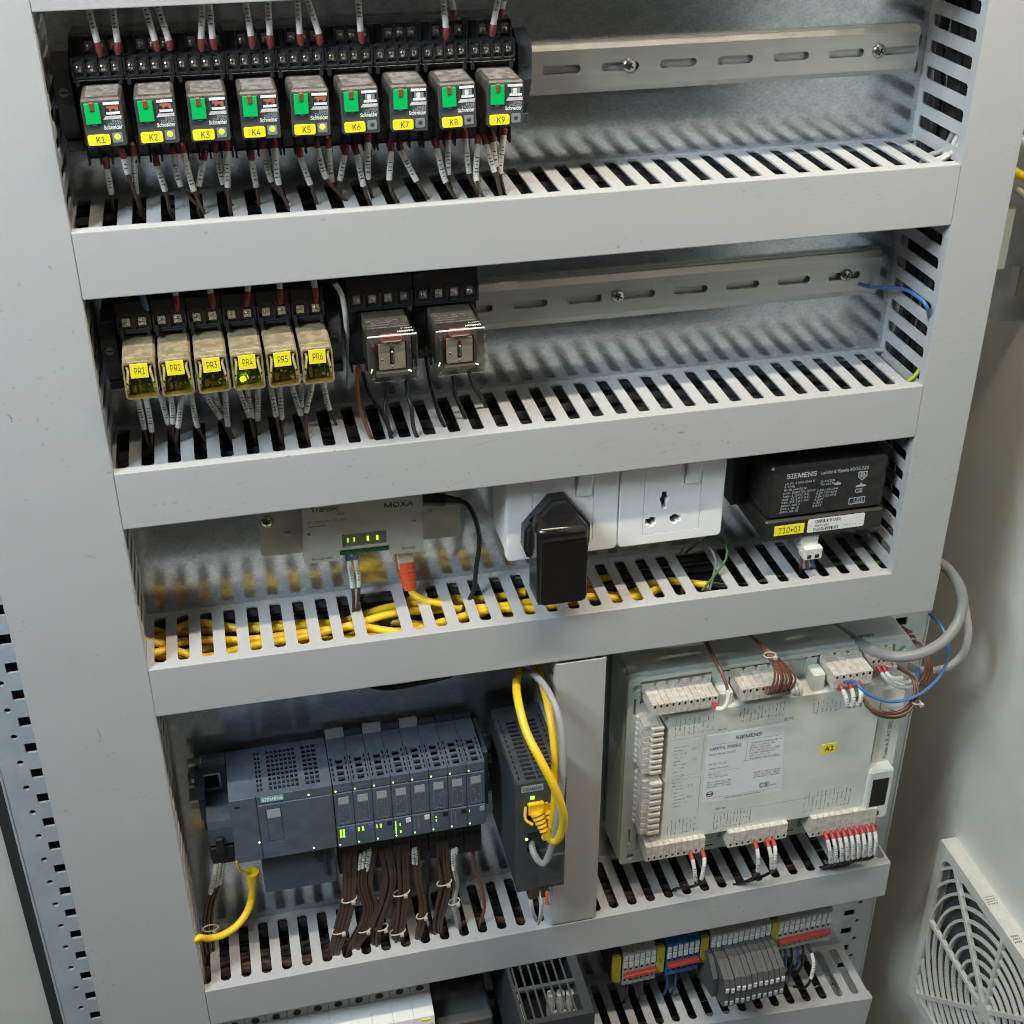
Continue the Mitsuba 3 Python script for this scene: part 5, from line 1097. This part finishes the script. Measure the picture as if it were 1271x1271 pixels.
# brown bundle over the second connector
for i in range(8):
    f = i / 7
    a = np.array((450, 64, -367.5)); c = np.array((446.7, 76, -396.2)) * (1 - f) + np.array((463.7, 76, -396.2)) * f
    wire('unit_wire', [tuple(c + [0, -7, 2]), tuple(c), tuple(c * .72 + a * .28 + [2 + f * 5, 5 + (i % 3), 5]), tuple(c * .35 + a * .65 + [2 + f * 5, 5 + (i % 3), 3]), tuple(a + [f * 5 - 2.5, (i % 2) * 2, f]), tuple(a + [-6, -14, 4 + f]), tuple(a + [-18, -34, 8])], 'm_wire_copper_brown', 'brown wire of the tied tuft on the second top connector', 'brown tuft wires on the second top connector', r=.85, seed=i)
tie(*(448.4, 68, -365), 4.7, 'pale tie on the brown tuft above the control unit')
for i in range(3):
    a = (461.7, 70, -384.9)
    wire('unit_wire', [(471 - i * 3.4, 66, -404), (474 - i * 3, 75, -402 + i), (472 - i * 3.6, 76, -392), (466 - i * 3.4, 66, -384)], 'm_sleeve', ('right', 'middle', 'left')[i] + ' white curved sleeve at the right end of the second top connector', r=1.7, seed=i)
wire('unit_wire', [(406.6, 67, -403), (408.4, 74, -405), (413.5, 75, -402), (416, 72, -392), (414, 62, -381), (411, 46, -372), (408, 30, -362)], 'm_wire_copper_brown', 'white sleeved wire bending up at the end of the first top connector', r=1.3, ferrule=6, fm='m_ferrule_red', sleeve=(6, 27), sleeve_r=1.8, mark=False)
solo('unit_wire_pair', MB().tube([(413, 58, -381), (410, 44, -372), (406, 28, -362)], 1.1, 7), 'm_wire_copper_brown', 'thin brown wire beside the white sleeve of the first top connector', 'wire', smooth=50)
# loops at the right: grey cables, blue wire, brown and green yellow loop
mat('m_cable_grey', (0.25, 0.25, 0.245), 0.42)
mat('m_cable_pale', (0.38, 0.37, 0.345), 0.42)
solo('thick_grey_cable', MB().tube([(528, 14, -390.1), (536.5, 36, -389.4), (539.8, 60, -382.7), (546.8, 78, -376.1), (563.2, 84, -372.2), (583.4, 80, -367.9), (599, 72, -359.4), (605.3, 66, -346.4), (604.3, 60, -333.8), (598.2, 54, -323.4), (590.2, 50, -315.9), (570, 40, -308)], 4.2, 14), 'm_cable_grey', 'thick grey cable looping out round the end of the third duct', 'cable', smooth=50)
solo('thin_pale_cable', MB().tube([(566.7, 10, -400.9), (568.9, 26, -406), (576.4, 34, -416.1), (592.2, 38, -425.7), (608.3, 42, -427.1), (620.7, 46, -420.6), (629.2, 46, -408.2), (632.1, 42, -393.1), (631.8, 34, -378.7), (630.7, 26, -368.2)], 3.2, 11), 'm_cable_pale', 'thinner pale cable looping behind the thick grey one', 'cable', smooth=50)
wire('unit_wire', [(512, 68, -402)] + [(515.7, 80, -393.1), (516.6, 88, -393.3), (524.8, 92, -399.5), (543.5, 92, -408.4), (564, 90, -408.2), (585.7, 80, -404.8), (599.9, 68, -398.1), (602.2, 60, -383.1), (600.3, 48, -374.9), (598, 36, -373.5)] , 'm_wire_blue', 'blue wire swinging in a wide arc from the third top connector', r=1.3)
for i in range(3):
    a = [(527.7, 74, -415.7), (532.8, 82, -421.5), (546, 88, -424.7), (558.6, 90, -420.7), (566.4, 86, -410.2), (567.1, 78, -401.4), (565, 66, -401.5), (560.2, 54, -403.3), (561, 40, -409)]
    off = [(-1.5, 0, 1.5), (0.5, 1.5, -.5), (1.5, -1.5, -2.5)][i]
    wire('unit_wire', [(509 + i * 8, 69, -402), (511 + i * 6.5, 78, -408), (514 + i * 4.5, 80, -417)] + [tuple(np.array(q) + off) for q in a], ('m_wire_copper_brown', 'm_wire_copper_brown', 'm_wire_greenyellow')[i], ('inner brown', 'outer brown', 'green yellow')[i] + ' wire of the ring shaped loop on the third top connector', r=1.3, ferrule=6, fm='m_ferrule_red', sleeve=(6, 25), sleeve_r=1.8, seed=300 + i)
solo('unit_wire', MB().tube([(527.8, 80, -417.3), (536.6, 84, -426.2), (548.6, 88, -428.4), (559.3, 88, -427.2)], 1.3, 8), 'm_wire_green', 'green underside strand of the ring shaped wire loop', 'wire', smooth=50)
tie(*(565, 90, -413.9), 3.4, 'pale tie at the right of the ring shaped wire loop')
tie(*(555.1, 60, -397.9), 3.9, 'pale tie above the ring shaped wire loop')
for i in range(3):
    a = [(583, 14, -394.3), (586.5, 24, -394.3), (587.6, 36, -395.5), (590.8, 46, -399.3), (594.2, 52, -409.1), (592.4, 56, -418.7), (586, 60, -422.6)]
    solo('unit_wire', MB().tube([tuple(np.array(q) + [i * 2.2 - 2, i * .8, -i * 1.2]) for q in a], 1.25, 8), 'm_wire_copper_brown', ('left', 'middle', 'right')[i] + ' brown wire of the trio hanging under the end of the third duct', 'wire', smooth=50)
tie(*(585.3, 38, -392.1), 4.4, 'pale tie on the brown trio under the third duct')
solo('unit_wire', MB().tube([(591.7, 44, -419.5), (589.2, 48, -425.8), (583.7, 50, -428.2)], 1.5, 8), 'm_wire_blue', 'short blue wire end behind the brown trio', 'wire', smooth=50)
for i in range(2):
    wire('unit_wire', [(546 + i * 5, 58, -400), (549 + i * 4, 66, -405), (556 + i * 4, 70, -411 + i * 4), (566, 72, -414 + i * 5), (577 - i * 3, 70, -413 + i * 5)], 'm_sleeve', ('lower', 'upper')[i] + ' white sleeve lying level at the fourth top connector', r=1.7, ferrule=6, fm='m_ferrule_red', seed=i)
# ---------------------------------------------------------------- bottom row: breakers, power supply, terminal blocks
mat('m_breaker', (0.72, 0.73, 0.72), 0.35)
mat('m_breaker_top', (0.42, 0.43, 0.40), 0.45)
mat('m_jumper_red', (0.45, 0.055, 0.04), 0.42)
mat('m_terminal_blue', (0.03, 0.14, 0.38), 0.42)
mat('m_terminal_white_shaded', (0.44, 0.44, 0.40), 0.45)  # white darkened: the shade over the bottom row is put into the colour
mat('m_tag_yellow', (0.50, 0.41, 0.02), 0.45)
mat('m_plug_grey', (0.075, 0.078, 0.08), 0.5)
for i in range(11):
    x1 = 182.0 - 17.3 * i; x0 = x1 - 17.1
    t = thing('circuit_breaker', '%s white circuit breaker from the right in the bottom row%s' % (ORD[i], ', with yellow sticker' if i == 0 else ''), 'circuit breaker', 'white circuit breakers at the bottom')
    z = -.35 * i
    part(t, 'terminal_shoulder', MB().box(x0, x1, 5, 46, -693 + z, -675 + z, .6), 'm_breaker_top')
    part(t, 'body', MB().side(Polygon([(5, -752), (5, -693.2), (47, -693.2), (66, -699), (68, -706), (68, -738), (48, -744), (46, -752)]), x0, x1), 'm_breaker', xf=about(0, 0, 0, [0, 0, 1], 0))
    part(t, 'screw_hole', MB().plate(Point((x0 + x1) / 2, -686 + z).buffer(3.4, 6), 46, 46.15), 'm_recess')
    part(t, 'toggle', MB().box(x0 + 4, x1 - 4, 67, 78, -728, -716, 1), 'm_plug_grey')
    if i == 0:
        part(t, 'sticker', MB().box(x0 + 6, x1 - 3, 66.5, 67.2, -706, -701), 'm_yellow')
t = thing('power_supply', 'black power supply with open grille top in the bottom row', 'power supply')
PX0, PX1, PZ = 243.5, 304.0, -655.0
part(t, 'side', MB().box(PX0, PX0 + 3, 20, 126, -780, PZ, .5).box(PX1 - 8, PX1, 20, 126, -780, PZ, .5), 'm_switch_dark')
part(t, 'front', MB().box(PX0, PX1, 122, 127, -780, PZ, .6), 'm_switch_dark')
part(t, 'inner_board', MB().box(PX0 + 3, PX1 - 8, 20, 122, -722, -718), 'm_black')
g = MB()
for j in range(8):
    xx = PX0 + 4 + j * 6.9
    g.box(xx, xx + 1.5, 20, 124, PZ - 3, PZ - .3, .3)
g.box(PX0, PX1, 90, 93.4, PZ - 3.4, PZ, .3).box(PX0, PX1, 20, 60, PZ - 3.4, PZ - .2, .3)
part(t, 'grille', g, 'm_switch')
for j in range(3):
    part(t, 'capacitor', MB().cyl((PX0 + 34 + j * 8, 88 + j, -700), (PX0 + 34 + j * 8, 88 + j, -672), 3.6, 14), 'm_connector', smooth=40)
    part(t, 'coil_tip', MB().dome((PX0 + 34 + j * 8, 104 + j, -676), 2.2), 'm_tie', smooth=True)
part(t, 'copper_strip', MB().box(PX0 + 5, PX0 + 7.5, 70, 118, -680, -677), 'm_sticker')
part(t, 'inner_bar', MB().box(PX0 + 8, PX0 + 28, 112, 118, -684, -680, .5), 'm_face_grey')
t = thing('grey_device', 'dark grey device lid between breakers and power supply', 'device')
part(t, 'body', MB().box(186, 234, 5, 60, -780, -722, 2), 'm_plug_grey')
part(t, 'hole', MB().plate(Point(222, -733).buffer(3, 6), 60, 60.2), 'm_recess')
tz = lambda x: -680 - (545 - x) * .047
def tblock(x0, w, m, label, group, jumper=True):
    t = thing('terminal_block', label, 'terminal block', group)
    zt = tz(x0) + random.Random(int(x0 * 10)).uniform(-.35, .35)
    part(t, 'body', MB().side(Polygon([(5, zt - 62), (5, zt + 2), (40, zt + 2), (50, zt), (50, zt - 38), (40, zt - 42), (30, zt - 60)]), x0 + .12, x0 + w - .12), m)
    tg = part(t, 'marker_tag', MB().box(x0 + .7, x0 + w - .7, 50, 51.2, zt - 7.5, zt - 1.5, .2).box(x0 + .7, x0 + w - .7, 50, 51.2, zt - 15.5, zt - 9, .2), 'm_breaker')
    part(t, 'clamp_hole', MB().box(x0 + 1.4, x0 + w - 1.6, 49.9, 50.15, zt - 19.5, zt - 17.2).box(x0 + 1.4, x0 + w - 1.6, 49.9, 50.15, zt - 33, zt - 30.5), 'm_recess')
def tgroup(x0, n, w, m, color, where, pallet):
    for i in range(n):
        tblock(x0 + i * w, w, m, '%s %s feed-through terminal %s' % (ORD[i], color, where), pallet)
tgroup(352.5, 6, 5.1, 'm_terminal_white_shaded', 'white', 'of the leftmost six with a short red jumper', 'leftmost white terminals')
tgroup(392.6, 6, 5.1, 'm_terminal_blue', 'blue', 'of the blue group in the bottom row', 'blue terminals')
tgroup(433.5, 11, 5.15, 'm_terminal_white_shaded', 'white', 'behind the row of grey plugs', 'white terminals behind the grey plugs')
tgroup(497, 10, 5.15, 'm_terminal_white_shaded', 'white', 'of the rightmost ten with a long red jumper', 'rightmost white terminals')
for x, l in ((343.5, 'far left of the terminal row'), (383.6, 'left of the blue terminals'), (424.2, 'right of the blue terminals'), (490.5, 'left of the rightmost white terminals')):
    t = thing('group_marker', 'yellow marker carrier ' + l, 'marker')
    zt = tz(x)
    part(t, 'body', MB().box(x - .4, x + 7.6, 5, 46, zt - 34, zt + 1, .6), 'm_black')
    k = part(t, 'tag', MB().box(x, x + 7.2, 46, 51, zt - 31, zt, .5), 'm_tag_yellow')
    v = text('X%d' % (1 + int(x) % 4), 3.2, 0, 0, 0, bold=True); gg = v.get(); gg.apply_transform(trimesh.transformations.rotation_matrix(-math.pi / 2, [0, 1, 0])); gg.apply_translation(W((x + 5.0, 51.1, zt - 18))[0])
    part(k, 'lettering', gg, 'm_unit_print')
for x0, x1, l, dz in ((354, 383, 'short red jumper bar across the leftmost white terminals', -24), (394, 423, 'red jumper bar across the blue terminals', -23), (498, 547.5, 'long red jumper bar across the rightmost terminals', -25)):
    zt = (tz(x0) + tz(x1)) / 2
    t = thing('jumper_bar', l, 'jumper')
    part(t, 'bar', MB().box(x0, x1, 50, 54.5, zt + dz - 2.2, zt + dz + 2.2, .6), 'm_jumper_red', xf=about((x0 + x1) / 2, 50, zt + dz, [0, 1, 0], -2.7))
for i in range(11):
    x0 = 433.5 + i * 5.15; zt = tz(x0) + random.Random(i).uniform(-.9, .9)
    t = thing('grey_plug', '%s dark grey plug from the left covering the middle terminals' % ORD[i], 'plug', 'grey plugs on the middle terminals')
    part(t, 'body', MB().side(Polygon([(50, zt - 34), (50, zt - 14), (66, zt - 12), (84, zt - 18), (88, zt - 26), (88, zt - 48), (74, zt - 54), (56, zt - 42)]), x0 + .25, x0 + 4.9), 'm_plug_grey')
    part(t, 'cap', MB().box(x0 + 1.2, x0 + 4.2, 87.8, 89.2, zt - 30, zt - 25, .3), 'm_sticker')
    part(t, 'foot_ridge', MB().box(x0 + 1.2, x0 + 4.2, 86, 89, zt - 46, zt - 41, .3), 'm_tag_grey')
t = thing('plug_end_cover', 'grey curved end cover left of the dark grey plugs', 'end cover')
part(t, 'body', MB().side(Polygon([(30, -735), (40, -700), (60, -700), (74, -712), (74, -735), (50, -742)]), 428.5, 433), 'm_plug_grey')
for i, x in enumerate((502, 507, 513, 519, 524)):
    wire('terminal_wire', [(x, 46, tz(x) - 37), (x + 1, 50, -728), (x + 2, 50, -745), (x + 3 - (i % 2) * 4, 44, -762), (x + 4, 36, -778)], ('m_wire_black', 'm_wire_dark_blue')[i % 2], ORD[i] + ' dark wire under the rightmost terminals', r=1.3)
wire('terminal_wire', [(528, 46, -719), (531, 60, -730), (528, 66, -745), (524, 66, -757), (520, 52, -772)], 'm_wire_black', 'white sleeved wire sticking out under the rightmost terminals', r=1.3, sleeve=(12, 36), seed=9)
for i, x in enumerate((358, 372, 396, 404)):
    wire('terminal_wire', [(x, 44, tz(x) - 39), (x + 1, 46, -735), (x + 2, 42, -755), (x + 3, 34, -772)], ('m_wire_black', 'm_wire_brown', 'm_wire_dark_blue', 'm_wire_dark_blue')[i], ('black wire under the leftmost white terminals', 'brown wire under the leftmost white terminals', 'left dark blue wire under the blue terminals', 'right dark blue wire under the blue terminals')[i], r=1.3)

# ---------------------------------------------------------------- fan filter on the right cabinet side, frame piece at the upper right
mat('m_bracket', mottled((0.26, 0.27, 0.27), (0.32, 0.33, 0.32), 60), 0.45, 0.4)
mat('m_filter', mottled((0.60, 0.585, 0.535), (0.65, 0.635, 0.585), 150, grain=0.08), 0.5)
t = thing('fan_filter', 'beige square fan filter grille on the right cabinet wall', 'fan filter')
HC, ZC, R_ = 136.0, -744.0, 111.0
inner = rrect(HC - 101, HC + 101, ZC - 91, ZC + 91, 13)
part(t, 'frame', MB().side(rrect(HC - R_, HC + R_, ZC - 102, ZC + 102, 2).difference(inner), 660, 663.5).side(rrect(HC - R_, HC + R_, ZC - 102, ZC + 102, 2).difference(rrect(HC - R_ + 3, HC + R_ - 3, ZC - 99, ZC + 99, 1)), 663.5, 675), 'm_filter')
for j in range(11):
    r = 20 + 11.6 * j
    ring = Point(HC, ZC).buffer(r + 1.35, 48).difference(Point(HC, ZC).buffer(r - 1.35, 48)).intersection(inner.buffer(.4))
    if ring.is_empty or j > 9: continue
    for g_ in getattr(ring, 'geoms', [ring]):
        part(t, 'ring', MB().side(g_, 661, 664), 'm_filter')
part(t, 'hub', MB().side(Point(HC, ZC).buffer(10, 20), 659.6, 665), 'm_filter')
from shapely.geometry import LineString
for j, a in enumerate((132, 177, 224, 90, 0, 45, 270, 315)):
    c, s = math.cos(math.radians(a)), math.sin(math.radians(a))
    part(t, 'spoke', MB().side(LineString([(HC, ZC), (HC + 150 * c, ZC + 150 * s)]).buffer(2.0).intersection(inner.buffer(.4)), 659.9, 664), 'm_filter')
part(t, 'filter_mat', MB().side(inner, 671, 672), 'm_face_grey')
pr = MB()
for q in range(4):
    for j in range(9):
        hh = 98 + q * 2.6; pr.box(661.8 + j * 1.1, 662.5 + j * 1.1, hh, hh + 1.0 + (j * q) % 2 * .5, ZC + 102, ZC + 102.12)
for q in range(3):
    for j in range(4):
        pr.box(662 + j * 1.8, 663.2 + j * 1.8, 142 + q * 3.2, 144 + q * 3.2, ZC + 102, ZC + 102.12)
part(t, 'edge_print', pr, 'm_unit_print')
t = thing('frame_piece', 'short grey steel frame piece with square hole at the upper right', 'frame piece')
part(t, 'plate', MB().plate(sbox(636, -152, 674, 40).difference(sbox(655, -136, 663.5, -112)), -32, -30), 'm_bracket')
part(t, 'lip', MB().box(633, 674, -36, -30, -156, -152), 'm_bracket')
part(t, 'hinge_bolt', MB().box(628, 637, -29, -10, -106, -58, 1.5), 'm_screw_zinc')
solo('door_earth_cable', MB().tube([(610, -20, -20), (632, -6, -34), (644, 4, -36), (675, 30, -40)], 3.2, 10), 'm_cable_yellow', 'yellow cable crossing at the right edge beside the upper frame piece', 'cable', smooth=50)
solo('door_cable', MB().tube([(612, -24, -2), (636, -8, -14), (652, 2, -20), (676, 20, -30)], 4.2, 10), 'm_clear_plug', 'pale brown cable above the yellow one at the right edge', 'cable', smooth=50)
solo('door_cable_end', MB().tube([(632, -8, -44), (640, 2, -52), (648, 8, -58), (658, 12, -50)], 3.0, 10), 'm_tie', 'white cable end under the yellow cable at the right edge', 'cable', smooth=50)
